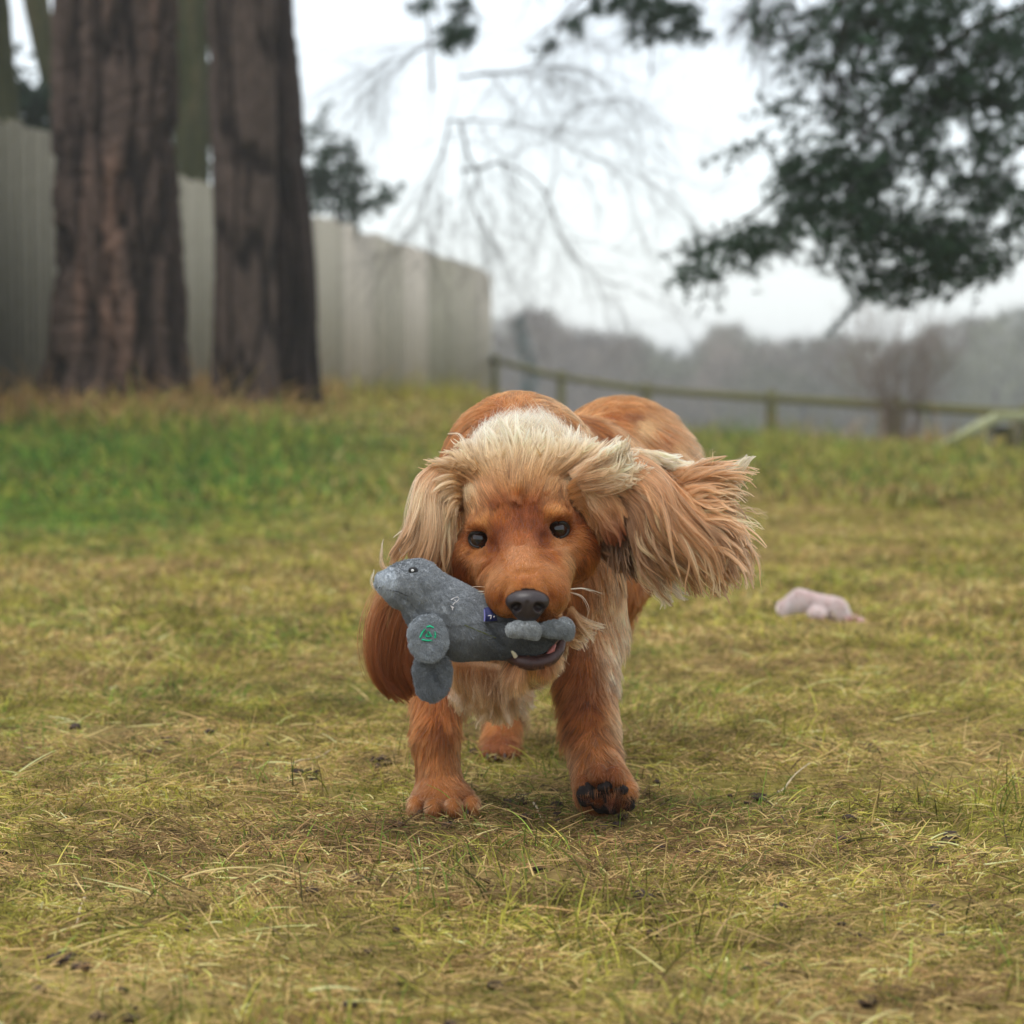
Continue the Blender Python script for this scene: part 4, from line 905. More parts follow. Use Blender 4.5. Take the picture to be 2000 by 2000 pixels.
locks('ear_hair', [g1([(1180, 700, 2.44), (1190, 800, 2.44), (1270, 900, 2.44), (1280, 1010, 2.44)]), g1([(1240, 760, 2.44), (1300, 860, 2.44), (1390, 930, 2.44), (1440, 980, 2.44)]), g1([(1160, 720, 2.44), (1170, 820, 2.44), (1240, 870, 2.44), (1350, 930, 2.44)])], 800, 22, earR, (TN, CR, PA), 27, thick=.005, spread=.0022, wave=.003, lvar=.3, stray=.2)
locks('stray_hair', [g1([(1350, 420, 2.47), (1400, 290, 2.47), (1430, 200, 2.47), (1455, 160, 2.47)]), g1([(1500, 500, 2.46), (1620, 560, 2.46), (1700, 580, 2.46), (1740, 620, 2.46)]), g1([(1500, 560, 2.46), (1600, 540, 2.46), (1680, 560, 2.46), (1720, 590, 2.46)])], 36, 14, earB, (LG, LG, LG), 28, thick=.004, spread=.001, wave=.003)
locks('ear_hair', ER[1:], 2600, 90, earR, (LG, CR, CR), 61, thick=.011, spread=.0016, wave=.0085, wfreq=1.5, lvar=.35, splay=.008, tone=.15, phr=.4, start=.3)
locks('ear_hair', EB, 3000, 100, earB, (LG, CR, CR), 62, thick=.013, spread=.0016, wave=.0085, wfreq=1.4, lvar=.3, splay=.010, tone=.15, phr=.4, start=.3)
# fan of the topknot
TOPC = [(822, PA), (846, PA), (880, CR), (914, LG), (944, GO), (970, OR), (1000, DO)]
TL = [g1([(520, 480, 2.45), (440, 430, 2.45), (370, 410, 2.45), (300, 430, 2.455), (262, 500, 2.455)]), g1([(500, 510, 2.45), (440, 470, 2.45), (385, 450, 2.45), (320, 480, 2.45), (290, 560, 2.45)]), g1([(480, 540, 2.45), (440, 510, 2.45), (400, 500, 2.45), (365, 540, 2.45), (345, 640, 2.45)]), g1([(450, 560, 2.45), (420, 545, 2.45), (400, 560, 2.45), (388, 640, 2.45), (385, 720, 2.455)])]
TR = [g1([(860, 460, 2.45), (940, 400, 2.455), (1040, 370, 2.45), (1150, 380, 2.44), (1240, 440, 2.43)]), g1([(870, 480, 2.45), (950, 430, 2.45), (1050, 420, 2.445), (1150, 460, 2.435), (1220, 540, 2.43)]), g1([(880, 500, 2.45), (950, 465, 2.45), (1030, 480, 2.45), (1110, 550, 2.44), (1160, 650, 2.435)]), g1([(890, 520, 2.45), (940, 500, 2.45), (1000, 545, 2.455), (1050, 640, 2.45), (1080, 740, 2.45)]), g1([(900, 545, 2.45), (940, 540, 2.455), (975, 600, 2.458), (1000, 690, 2.458)])]
TK = [g1([(415, 540, 2.46), (385, 440, 2.452), (325, 400, 2.45), (265, 440, 2.455), (238, 520, 2.46)]), g1([(440, 530, 2.448), (410, 420, 2.448), (355, 360, 2.44), (295, 370, 2.45), (250, 430, 2.46)]), g1([(480, 530, 2.448), (450, 410, 2.448), (410, 325, 2.44), (370, 290, 2.45), (325, 310, 2.46)]), g1([(520, 520, 2.445), (490, 410, 2.445), (465, 310, 2.43), (445, 250, 2.44), (430, 240, 2.455)]), g1([(580, 515, 2.442), (560, 420, 2.442), (550, 300, 2.425), (535, 220, 2.435), (515, 190, 2.455)]),
      g1([(635, 515, 2.44), (630, 420, 2.44), (622, 290, 2.42), (615, 200, 2.43), (600, 150, 2.45)]), g1([(690, 520, 2.44), (692, 420, 2.44), (702, 290, 2.42), (712, 200, 2.43), (705, 140, 2.45)]), g1([(745, 520, 2.44), (757, 420, 2.44), (780, 290, 2.42), (795, 210, 2.43), (785, 160, 2.45)]), g1([(790, 510, 2.44), (815, 410, 2.44), (855, 300, 2.425), (885, 230, 2.435), (895, 190, 2.455)]),
      g1([(850, 500, 2.442), (875, 400, 2.442), (940, 310, 2.43), (985, 250, 2.44), (1010, 220, 2.46)]), g1([(905, 490, 2.445), (930, 400, 2.445), (1010, 330, 2.435), (1085, 270, 2.445), (1130, 235, 2.46)])]
TK = [[(1016 + (a_ - 1016) * (.42, .74, 1, 1, 1)[q], b_ + (6, 0, 0, 0, 0)[q], c_) for q, (a_, b_, c_) in enumerate(g)] for g in TK]
TK = [[(a_, b_, (2.45, 2.452, 2.466, 2.480, 2.498)[q]) for q, (a_, b_, c_) in enumerate(g)] for g in TK]
locks('topknot', TK, 30000, 1200, body, ((.50, .23, .09), (.80, .58, .37), (.90, .80, .66)), 31, thick=.005, spread=.0016, wave=.0016, wfreq=.8, lvar=.6, start=.62, stray=.05, splay=.006, tone=.16, hug=True, ycol=TOPC)
locks('temple_hair', TL, 9000, 420, body, (GO, LG, CR), 41, thick=.004, spread=.0016, wave=.001, lvar=.5, start=.4, splay=.003, tone=.16, hug=True)
locks('temple_hair', TR, 12000, 520, body, (GO, LG, TN), 42, thick=.004, spread=.0016, wave=.001, lvar=.5, start=.4, splay=.003, tone=.16, hug=True)
# chest tufts beside the mouth and the fringe below the chest
locks('chest_hair', [g1([(890, 960, 2.50), (930, 1010, 2.49), (980, 1060, 2.485), (1040, 1130, 2.485)]), g1([(880, 1000, 2.50), (920, 1060, 2.49), (960, 1090, 2.485), (1000, 1110, 2.485)]), g1([(870, 1100, 2.47), (880, 1140, 2.465), (905, 1185, 2.465)])], 1300, 90, body, (OR, LG, CR), 32, thick=.010, spread=.0016, wave=.001, lvar=.5, splay=.006)
locks('chest_hair', [g1([(400, 1180, 2.56), (410, 1280, 2.56), (400, 1400, 2.565)]), g1([(500, 1200, 2.56), (510, 1320, 2.55), (520, 1440, 2.56)]), g1([(600, 1210, 2.56), (600, 1340, 2.55), (610, 1480, 2.56)]), g1([(690, 1220, 2.56), (690, 1330, 2.56), (715, 1420, 2.565)])], 16000, 700, body, ((.46, .23, .10), (.62, .38, .21), (.82, .62, .42)), 33, thick=.020, spread=.0040, wave=.002, lvar=.6, splay=.006, pull=.22, stray=.1, tone=.18)
locks('chin_hair', [g1([(690, 1240, 2.40), (700, 1270, 2.40), (690, 1290, 2.40)]), g1([(760, 1250, 2.395), (765, 1290, 2.395), (765, 1310, 2.40)]), g1([(820, 1220, 2.40), (840, 1260, 2.40), (850, 1290, 2.405)])], 320, 26, body, (GO, CR, PA), 34, thick=.004, spread=.0012, wave=.0006, lvar=.7, rad0=.00009, splay=.003)
locks('paw_hair', [g1([(935, 1700, 2.505), (930, 1740, 2.502), (945, 1790, 2.51)]), g1([(985, 1720, 2.502), (990, 1760, 2.500), (985, 1830, 2.512)]), g1([(1030, 1690, 2.50), (1035, 1740, 2.498), (1040, 1860, 2.512)]), g1([(1090, 1700, 2.50), (1090, 1760, 2.50), (1080, 1850, 2.512)]), g1([(1140, 1720, 2.505), (1150, 1770, 2.505), (1130, 1820, 2.515)])],
      260, 50, body, (OR, RB, (.12, .05, .03)), 51, thick=.003, spread=.0020, wave=.0008, lvar=.6, start=.5, splay=.003, rad0=.00014)
# whiskers
locks('whisker', [g1([(880, 862, 2.39), (920, 845, 2.385), (985, 848, 2.39)]), g1([(888, 893, 2.385), (950, 900, 2.385), (1010, 945, 2.39), (1030, 990, 2.40)]), g1([(888, 905, 2.385), (930, 925, 2.385), (950, 960, 2.39)])], 9, 9, body, (PA, PA, PA), 35, thick=.001, spread=.0002, wave=.0004, rad0=.00016)
locks('whisker', [g1([(530, 870, 2.39), (480, 855, 2.385), (440, 860, 2.39)]), g1([(525, 880, 2.385), (470, 875, 2.385), (430, 890, 2.39)]), g1([(530, 900, 2.385), (500, 910, 2.385), (485, 920, 2.39)])], 7, 7, body, (PA, PA, PA), 36, thick=.001, spread=.0002, wave=.0004, rad0=.00016)

# ---- eyes, rims
def uv_ball(c, r, seg=32, rings=20, squash=(1, 1, 1)):
    th = np.linspace(0, np.pi, rings); ph = np.linspace(0, 2 * np.pi, seg, endpoint=False); T, H_ = np.meshgrid(th, ph, indexing='ij')
    # pole towards the camera (-Y)
    V = np.stack([np.sin(T) * np.cos(H_) * squash[0], -np.cos(T) * squash[1], np.sin(T) * np.sin(H_) * squash[2]], -1).reshape(-1, 3) * r + c
    i = np.arange(rings * seg).reshape(rings, seg); Fq = np.stack([i[:-1], np.roll(i[:-1], -1, 1), np.roll(i[1:], -1, 1), i[1:]], -1).reshape(-1, 4)
    return V, Fq, T.ravel()
M_eye, _t, _b = mat_new('eye_ball'); _a = _t.nodes.new('ShaderNodeAttribute'); _a.attribute_name = 'col'; _t.links.new(_a.outputs['Color'], _b.inputs['Base Color'])
_b.inputs['Roughness'].default_value = .12; _b.inputs['Coat Weight'].default_value = .35; _b.inputs['Coat Roughness'].default_value = .02; _b.inputs['Specular IOR Level'].default_value = .5
for (ex, ey, dd) in eye_pos:
    c = P(ex, ey, dd); V, Fq, T = uv_ball(c, .0088)
    # iris ring of dark brown round a black pupil, thin pale edge
    col = np.where((T < .42)[:, None], A([.006, .004, .004]), np.where((T < 1.0)[:, None], A([.022, .009, .006]), A([.05, .042, .04])))
    eo = mesh_obj('eye', V, Fq, M_eye, col=col); keep(eo, dog)
    a = np.linspace(0, 2 * np.pi, 40); s_ = -1 if ex < 1010 else 1
    inn = np.clip(np.cos(a) * -s_ - .55, 0, 1)
    ringp = np.stack([c[0] + (.0090 * np.cos(a)) - s_ * inn * .009, c[1] - .0050 + .0042 * np.abs(np.cos(a)) ** 2, c[2] + .0000 + .0070 * np.sin(a) - .0045 * inn], 1)
    V, Fq = tube(ringp, .0016 + .0010 * (np.sin(a) > 0) * np.sin(a), 8)
    keep(mesh_obj('eyelid', V, Fq, M_black, col=np.tile(A([.012, .009, .008]), (len(V), 1))), dog)
    for (a0, a1, up, rr_, cc_) in ((.25, 2.9, .0021, .0019, (.17, .058, .018)), (3.5, 5.9, -.0014, .0013, (.26, .10, .035))):
        q = np.linspace(a0, a1, 22); al = np.stack([c[0] + .0094 * np.cos(q), c[1] - .0050 + .0046 * np.abs(np.cos(q)) ** 2, c[2] + up + .0066 * np.sin(q)], 1)
        V, Fq = tube(al, rr_ * np.sin(np.linspace(.25, np.pi - .25, 22)) ** .6, 8); keep(mesh_obj('eyelid', V, Fq, M_skin, col=np.tile(A(cc_), (len(V), 1))), dog)
# ---- nose, lip, teeth, tongue edge
NP = P(1030, 1180, 2.349)
nprims = [('e', NP + A([0, 0, .0025]), A([.0190, .012, .0112]), np.eye(3), .006, False), ('e', NP + A([0, .001, -.006]), A([.0118, .010, .0098]), np.eye(3), .006, False)]
for s_ in (-1, 1):
    R_ = A([[math.cos(.5 * s_), 0, math.sin(.5 * s_)], [0, 1, 0], [-math.sin(.5 * s_), 0, math.cos(.5 * s_)]])
    nprims.append(('e', NP + A([s_ * .0100, -.0085, -.0022]), A([.0052, .0075, .0038]), R_, .002, True))
    nprims.append(('e', NP + A([s_ * .0155, -.0060, -.0050]), A([.0055, .005, .0016]), R_.T, .0015, True))
nprims.append(('c', NP + A([0, -.0118, .002]), NP + A([0, -.0105, -.016]), (.0004, .0009), .003, True))
nax = [np.linspace(NP[0] - .022, NP[0] + .022, 90), np.linspace(NP[1] - .016, NP[1] + .015, 60), np.linspace(NP[2] - .019, NP[2] + .017, 76)]
nD = field_grid(nprims, nax); V, Fq = surface_nets(nD, nax); keep(mesh_obj('nose', smooth_mesh(V, Fq, 2), Fq, M_nose), dog)
lipg = [P(982, 1262, 2.40), P(994, 1282, 2.386), P(1018, 1294, 2.375), P(1042, 1297, 2.371), P(1068, 1292, 2.375), P(1090, 1273, 2.386), P(1101, 1246, 2.402)]
lp = resample(lipg, 40); s_ = np.linspace(0, 1, 40); V, Fq = tube(lp, .0022 + .0040 * np.sin(np.pi * s_) ** .7, 14)
V[:, 2] = lp.mean(0)[2] + (V[:, 2] - lp.mean(0)[2]) * 1.0
V += unit(V - lp.mean(0)) * ((fbm(V, 240, 5) - .5) * .0012)[:, None]
keep(mesh_obj('lower_lip', V, Fq, M_lip), dog)
V, Fq, _ = uv_ball(P(1040, 1274, 2.402), .0225, squash=(1, .9, .50)); keep(mesh_obj('mouth_fill', V, Fq, M_lip), dog)  # dark ball filling the mouth, its inner shade put into the colour
V, Fq = tube([P(1008, 1284, 2.376), P(1004, 1277, 2.372), P(999, 1271, 2.370)], [.0022, .0019, .0009], 10); keep(mesh_obj('tooth', V, Fq, M_tooth), dog)
V, Fq = tube([P(1068, 1280, 2.376), P(1078, 1268, 2.378), P(1083, 1260, 2.384)], [.0012, .0030, .0016], 10); keep(mesh_obj('gum', V, Fq, M_pink), dog)
# ---- paw pads and claws
for (x_, y_, d_, rx, ry, rz) in PADS:
    V, Fq, _ = uv_ball(P(x_, y_, d_), 1, 24, 16, (rx, ry, rz)); V += (unit(V - P(x_, y_, d_))) * ((fbm(V, 200, 8) - .5) * .006)[:, None]
    keep(mesh_obj('paw_pad', V, Fq, M_pad), dog)
for (x_, y_, d_) in ((818, 1588, 2.548), (848, 1594, 2.531), (882, 1594, 2.531), (914, 1587, 2.548), (952, 1478, 2.944), (968, 1480, 2.942), (986, 1480, 2.942), (1003, 1478, 2.944)):
    a_ = P(x_, y_ - 8, d_ + .004); V, Fq = tube([a_, a_ + A([0, -.006, -.0015]), a_ + A([0, -.0105, -.0055])], [.0022, .0017, .0004], 8); keep(mesh_obj('claw', V, Fq, M_claw), dog)

# ================================================================== TOYS
GREY = A([.27, .29, .31]); LGREY = A([.42, .455, .49])
def solid(name, prs, lo, hi, res, parent, colf, mat, seedn=None, disp=.0):
    ax_ = [np.arange(lo[q], hi[q], res) for q in range(3)]
    D_ = field_grid(prs, ax_); V, Fq = surface_nets(D_, ax_); V = smooth_mesh(V, Fq, 2)
    if disp:
        nrm = grad(lambda z: field(prs, z), V); V = V + nrm * ((fbm(V, 75, 3) - .5) * disp * 2 + (fbm(V, 190, 7, 2) - .5) * disp)[:, None]
    o = mesh_obj(name, V, Fq, mat, col=colf(V)); keep(o, parent); return o, V, Fq
def pile(name, V, Fq, prs, n, L, parent, colf, seed, rad0=.00013):
    r = np.random.RandomState(seed); nn, ar = face_normals(V, Fq); w_ = ar * (nn[:, 1] < .3); fi = r.choice(len(Fq), n, p=w_ / w_.sum())
    a, b = r.rand(n, 1), r.rand(n, 1); q = V[Fq[fi]]; p = q[:, 0] * (1 - a) * (1 - b) + q[:, 1] * a * (1 - b) + q[:, 2] * a * b + q[:, 3] * (1 - a) * b
    nr = nn[fi]; fl = unit(A([.6, 0, -.5]) + np.c_[fbm(p, 60, 3), fbm(p, 60, 5), fbm(p, 60, 9)] * 1.6 - .8 + r.randn(n, 3) * .35)
    t = np.linspace(0, 1, 3)[None, :, None]; Ls = (L * r.uniform(.6, 1.2, n))[:, None, None]
    pts = p[:, None] + Ls * t * unit(nr + fl * .8)[:, None]
    col = (colf(p) * (1 + .16 * r.randn(n, 1)))[:, None].repeat(3, 1)
    return strands(name, pts, np.full((n, 3), rad0) * A([1, .8, .4]), np.clip(col, .01, .9), M_pile, parent)
def EP(x, y, d, rx, ry, rz, k=.01, rot=0, tilt=0, sub=False):
    ELL(x, y, d, rx, ry, rz, k, rot, tilt, sub); return prims.pop()
def CP(a, b, ra, rb, k=.01, sub=False):
    CONE(a, b, ra, rb, k, sub); return prims.pop()
seal = empty('seal_toy', tuple(P(890, 1220, 2.39)))
tag(seal, 'grey plush seal toy with a green emblem on its flipper, held by the dog', 'plush toy')
SP = [EP(806, 1138, 2.372, .0205, .019, .0175, .012, rot=-20), CP((772, 1140, 2.368), (752, 1137, 2.366), .0135, .0095, .010),
      CP((815, 1150, 2.374), (862, 1195, 2.382), .0205, .0258, .014), CP((862, 1195, 2.382), (905, 1222, 2.388), .0258, .0275, .014),
      CP((905, 1222, 2.388), (975, 1238, 2.388), .0272, .0190, .014), CP((975, 1238, 2.388), (1040, 1245, 2.382), .0200, .0125, .012),
      CP((1040, 1245, 2.382), (1105, 1226, 2.376), .0125, .0052, .010)]
SP += [CP((792, 1168, 2.352), (858, 1232, 2.356), .0022, .0030, .007, True), CP((905, 1160, 2.362), (930, 1200, 2.358), .0016, .0022, .006, True), CP((950, 1225, 2.366), (985, 1262, 2.368), .0020, .0026, .006, True), CP((870, 1250, 2.354), (920, 1268, 2.360), .0014, .0022, .006, True)]
pmuzz = P(745, 1135, 2.366)
def sealcol(p):
    dd = np.linalg.norm((p - pmuzz) * A([1, .4, 1]), axis=1)[:, None]; m_ = 1 - sstep(dd, .014, .0165)
    x, y = px_of(p); seam = np.exp(-((y - np.interp(x, [738, 770, 800, 830, 860, 900, 960], [1147, 1156, 1175, 1215, 1225, 1222, 1214])) / 1.3) ** 2)[:, None]
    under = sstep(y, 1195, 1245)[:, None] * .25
    wet = sstep(x + (y - 1230) * .2, 930, 985)[:, None]
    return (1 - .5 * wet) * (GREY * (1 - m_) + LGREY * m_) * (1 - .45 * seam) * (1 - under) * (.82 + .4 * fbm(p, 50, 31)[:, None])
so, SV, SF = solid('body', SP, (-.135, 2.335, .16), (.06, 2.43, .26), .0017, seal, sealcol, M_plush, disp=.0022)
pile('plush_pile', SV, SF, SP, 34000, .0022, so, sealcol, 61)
def disc(name, x, y, d, rx, rz, rot, tilt, thick, seed, col=LGREY, npile=7000):
    pr = [EP(x, y, d, rx, thick, rz, .004, rot, tilt), EP(x + rx * .25 / SC(d), y + rz * .3 / SC(d), d + .001, rx * .70, thick, rz * .62, .006, rot + 25), EP(x - rx * .2 / SC(d), y - rz * .35 / SC(d), d, rx * .70, thick, rz * .5, .006, rot - 15), CP((x - 2, y - rz * .2 / SC(d), d - thick - .001), (x + rx * .5 / SC(d), y + rz * .5 / SC(d), d - thick - .0012), .0010, .0016, .005, True)]; c = P(x, y, d); R_ = max(rx, rz) + .004
    cf = lambda p: np.tile(A(col), (len(p), 1)) * (.78 + .45 * fbm(p, 90, seed)[:, None])
    o, V, Fq = solid(name, pr, c - R_, c + R_, .0011, seal, cf, M_plush, disp=.0018)
    pile('plush_pile', V, Fq, pr, npile, .0020, o, cf, seed); return o, pr
fl1, fpr = disc('flipper', 835, 1247, 2.352, .0158, .0205, 22, 8, .0032, 71, (.36, .39, .42))
disc('flipper', 844, 1318, 2.370, .0158, .0235, 12, 10, .0042, 72, (.24, .26, .28))
disc('tail_fin', 1024, 1231, 2.348, .0148, .0058, 2, 0, .0060, 73, (.38, .40, .41), 3500)
disc('tail_fin', 1080, 1230, 2.352, .0120, .0062, -4, 0, .0055, 74, (.26, .28, .29), 3000)
disc('tail_fin', 1104, 1228, 2.354, .0048, .0092, -22, 0, .0050, 75, (.26, .28, .29), 1500)
M_green = mat_plain('green_thread', (.012, .48, .25), rough=.6, noise=(900, .3)); M_navy = mat_plain('navy_label', (.018, .022, .10), rough=.7, noise=(800, .3)); M_white = mat_plain('white_thread', (.62, .60, .60), rough=.8, noise=(300, .2))
def on_surf(x, y, prs, off=.0006, d0=2.31):
    ds = np.linspace(d0, 2.45, 700); p = np.stack([P(x, y, q) for q in ds]); f = field(prs, p); i = np.argmax(f < 0); return P(x, y, ds[i] - off)
def thread(name, xy, prs, r_, mat, parent, off=.0012, n=18, d0=2.31):
    g = A(xy, dtype=float); s = np.r_[0, np.cumsum(np.linalg.norm(np.diff(g, axis=0), axis=1))]; t = np.linspace(0, s[-1], n)
    pts = [on_surf(np.interp(q, s, g[:, 0]), np.interp(q, s, g[:, 1]), prs, off, d0) for q in t]
    V, Fq = tube(pts, [r_ * (1 + .3 * math.sin(i * 2.4)) for i in range(n)], 6); o = mesh_obj(name, V, Fq, mat); keep(o, parent); return o
def c7(x, y): return 700 + x / 4.293, 1060 + y / 4.293
for pts in ([(518, 795), (535, 755), (558, 724)], [(572, 708), (600, 698), (630, 714)], [(640, 742), (646, 775), (642, 800)], [(622, 818), (580, 822), (532, 812)], [(562, 786), (590, 742)], [(590, 742), (612, 784)], [(612, 784), (562, 786)]):
    thread('emblem_stitching', [c7(*q) for q in pts], fpr, .00080, M_green, seal, off=.0014)
# woven navy side label with a few white marks
lab = [on_surf(946, 1187, SP, .0016), on_surf(964, 1183, SP, .0016), on_surf(972, 1212, SP, .0016), on_surf(948, 1214, SP, .0016)]
lab = A(lab); lab[:, 1] -= .0012; nb_ = A([0, -.0006, 0]); V = np.concatenate([lab + nb_, lab - nb_])
o = mesh_obj('label_tag', V, A([(0, 1, 2, 3), (7, 6, 5, 4), (0, 4, 5, 1), (1, 5, 6, 2), (2, 6, 7, 3), (3, 7, 4, 0)]), M_navy, smooth=False); keep(o, seal)
lp_ = [('e', lab.mean(0) + A([0, .004, 0]), A([.03, .0040, .03]), np.eye(3), .004, False)]
def flat_line(name, pts, r_, mat):
    y0 = lab[:, 1].min() - .0009; q = []
    for x_, y_ in pts:
        p_ = P(*c7(x_, y_), 2.37); q.append(A([p_[0], y0, p_[2]]))
    V, Fq = tube(q, [r_] * len(q), 6); o = mesh_obj(name, V, Fq, mat); keep(o, seal)
M_lil = mat_plain('lilac_edge', (.22, .22, .55), rough=.7)
flat_line('label_edge', [(1056, 552), (1060, 600), (1058, 650)], .0007, M_lil)
flat_line('label_lettering', [(1088, 606), (1104, 602), (1118, 604)], .0004, M_white); flat_line('label_lettering', [(1112, 604), (1114, 618), (1108, 630)], .0004, M_white)
flat_line('label_lettering', [(1140, 606), (1136, 618)], .0004, M_white)
# embroidered white scrap and stuck grass stem
for pts in ([(775, 480), (800, 465), (830, 455), (845, 470)], [(845, 470), (830, 490), (805, 505), (792, 522)], [(780, 540), (792, 552), (788, 565)], [(800, 478), (815, 490)], [(772, 530), (800, 545)]):
    thread('white_stitching', [c7(*q) for q in pts], SP, .00045, M_white, seal, off=.001)
M_stem = mat_plain('dry_stem', (.10, .12, .02), rough=.8)
thread('grass_stem', [c7(890, 690), c7(1010, 740), c7(1150, 798)], SP, .0005, M_stem, seal, off=.0018, n=14)
thread('mouth_seam', [c7(172, 372), c7(230, 388), c7(330, 410), c7(420, 450), c7(500, 500)], SP, .0005, mat_plain('dark_thread', (.05, .055, .06), rough=.9), seal, off=.0004)
ep = on_surf(807, 1114, SP, .0006); V, Fq, _ = uv_ball(ep, 1, 24, 14, (.0042, .0016, .0032)); keep(mesh_obj('eye_patch', V, Fq, mat_plain('black_thread', (.012, .012, .014), rough=.5)), seal)
V, Fq, _ = uv_ball(ep + A([-.0005, -.0014, 0]), 1, 16, 10, (.0013, .0008, .0012)); keep(mesh_obj('eye', V, Fq, mat_plain('white_dot', (.85, .85, .85), rough=.5)), seal)
# jaw grip: nothing else holds the toy

# pink and white toy lying in the grass
pk = empty('pink_toy', tuple(P(1600, 1225, 5.0))); tag(pk, 'small pink and white plush toy lying crumpled in the grass', 'plush toy')
DP = 4.62
def q6(x, y): return 1450 + x / 6.44, 1088 + y / 6.44
def pe(x, y, rx, rz, rot=0, d=DP, k=.012): X_, Y_ = q6(x, y); return EP(X_, Y_, d, rx / 6.44 * SC(d), min(rx, rz) / 6.44 * SC(d), rz / 6.44 * SC(d), k, rot)
PK = [pe(600, 600, 135, 80, -25), pe(730, 540, 120, 120), pe(860, 560, 120, 85, 10), pe(1010, 600, 120, 100, 10), pe(1180, 640, 125, 110, 20), pe(1230, 740, 100, 70, 30), pe(1400, 800, 140, 42, 12), pe(930, 700, 110, 55, 5, DP - .02), pe(500, 660, 50, 50, 0, DP - .01)]
def pinkcol(p):
    x, y = px_of(p); n_ = fbm(p, 28, 12); b = sstep(y, 1196, 1214) * sstep(n_, .42, .6)
    c = A([.98, .76, .74]) * (1 - b)[:, None] + A([.66, .36, .36]) * b[:, None]; g = ((np.hypot((x - 1582) / 8, (y - 1154) / 5) < 1))[:, None]
    return np.where(g, A([.16, .19, .27]), c) * (.85 + .3 * n_[:, None])
c = P(*q6(1000, 650), DP); o, V, Fq = solid('body', PK, c - A([.1, .06, .06]), c + A([.1, .06, .06]), .0028, pk, pinkcol, M_plush, disp=.003)
pile('plush_pile', V, Fq, PK, 16000, .005, o, pinkcol, 81, rad0=.0004)
# ================================================================== GRASS
def grass(name, n, d0, d1, L, wid, kind, seed, pw=1.0, lo=None, colshift=None, region=None, k=5, up=1.0):
    r = np.random.RandomState(seed)
    d = (d0 ** pw + (d1 ** pw - d0 ** pw) * r.rand(n)) ** (1 / pw)
    x = r.uniform(-1, 1, n) * (.25 * d + .20); y = d
    keep_ = r.rand(n) > .8 * ((np.abs(x - .505) < .10) & (np.abs(y - 4.50) < .16)); x, y = x[keep_], y[keep_]; n = len(x)
    if region is not None:
        ok = r.rand(n) < region(x, y); x, y = x[ok], y[ok]; n = len(x)
    p2 = np.c_[x, y]; z = height(x, y)
    W = turf_mix(x, y)
    if lo is not None: W = W * A(lo); W = W / W.sum(1, keepdims=True)
    ch = (r.rand(n, 1) > np.cumsum(W, 1)).sum(1).clip(0, 4)
    base = PAL[ch] * (.72 + .28 * (W @ PAL) / np.maximum(PAL[ch], .02)).clip(.5, 1.5)
    col = base * np.clip(1 + .42 * r.randn(n, 1), .22, 2.1) * (.60 + .80 * sstep(fbm(p2, 20, 5), .25, .75))[:, None]
    if colshift is not None: col = col * A(colshift)
    t = np.linspace(0, 1, k)[None, :, None]
    ang = 6.28 * fbm(p2, 5, 51) * 1.6 + r.randn(n) * (1.5 if kind == 'lie' else 1.8)
    h = np.c_[np.cos(ang), np.sin(ang), np.zeros(n)][:, None]
    hh = np.c_[-np.sin(ang), np.cos(ang), np.zeros(n)][:, None]
    Ls = (L * np.exp(.38 * r.randn(n)))[:, None, None].clip(L * .25, L * 2.6)
    tall = (.6 + .9 * fbm(p2, 4.5, 61))[:, None, None]
    b0 = np.c_[x, y, z][:, None]
    Zu = A([0, 0, 1.])
    if kind == 'lie':
        arch = r.uniform(.0, .16, (n, 1, 1)) ; tl = r.uniform(-.1, .55, (n, 1, 1)) * (r.rand(n, 1, 1) < .6)
        pts = b0 + Zu * r.uniform(.000, .010, (n, 1, 1)) * tall + h * Ls * t + hh * Ls * .07 * r.randn(n, 1, 1) * t ** 2 + Zu * Ls * (arch * 4 * t * (1 - t) * .5 + tl * t)
    else:
        ln = r.uniform(.15, 1.0, (n, 1, 1)); Ls = Ls * tall
        pts = b0 + Zu * Ls * (t - .35 * ln * t ** 2) * up + h * Ls * (ln * .35 * t + ln * .6 * t ** 2) - Zu * .003
    tt = np.linspace(0, 1, k); rr = (wid * .5 * r.uniform(.6, 1.3, (n, 1))) * (1 - .75 * tt[None] ** 2)
    dk = (.62 + .38 * tt)[None, :, None] if kind != 'lie' else np.ones((1, k, 1))
    cc = np.clip(col[:, None] * np.ones((1, k, 1)), .006, .8)
    return pts, rr, cc
def bare(x, y): return np.clip(.25 + 1.1 * sstep(fbm(np.c_[x, y], 9, 141, 3), .36, .56) - .55 * np.exp(-(((x - .02) / .28) ** 2 + ((y - 2.34) / .14) ** 2)), .08, 1)
def emit(name, label, specs):
    ps, rs_, cs = zip(*specs); o = strands(name, np.concatenate(ps), np.concatenate(rs_), np.concatenate(cs), M_grass)
    tag(o, label, 'grass', kind='stuff'); return o
NOG = (.7, .5, .4, 1.3, .2)
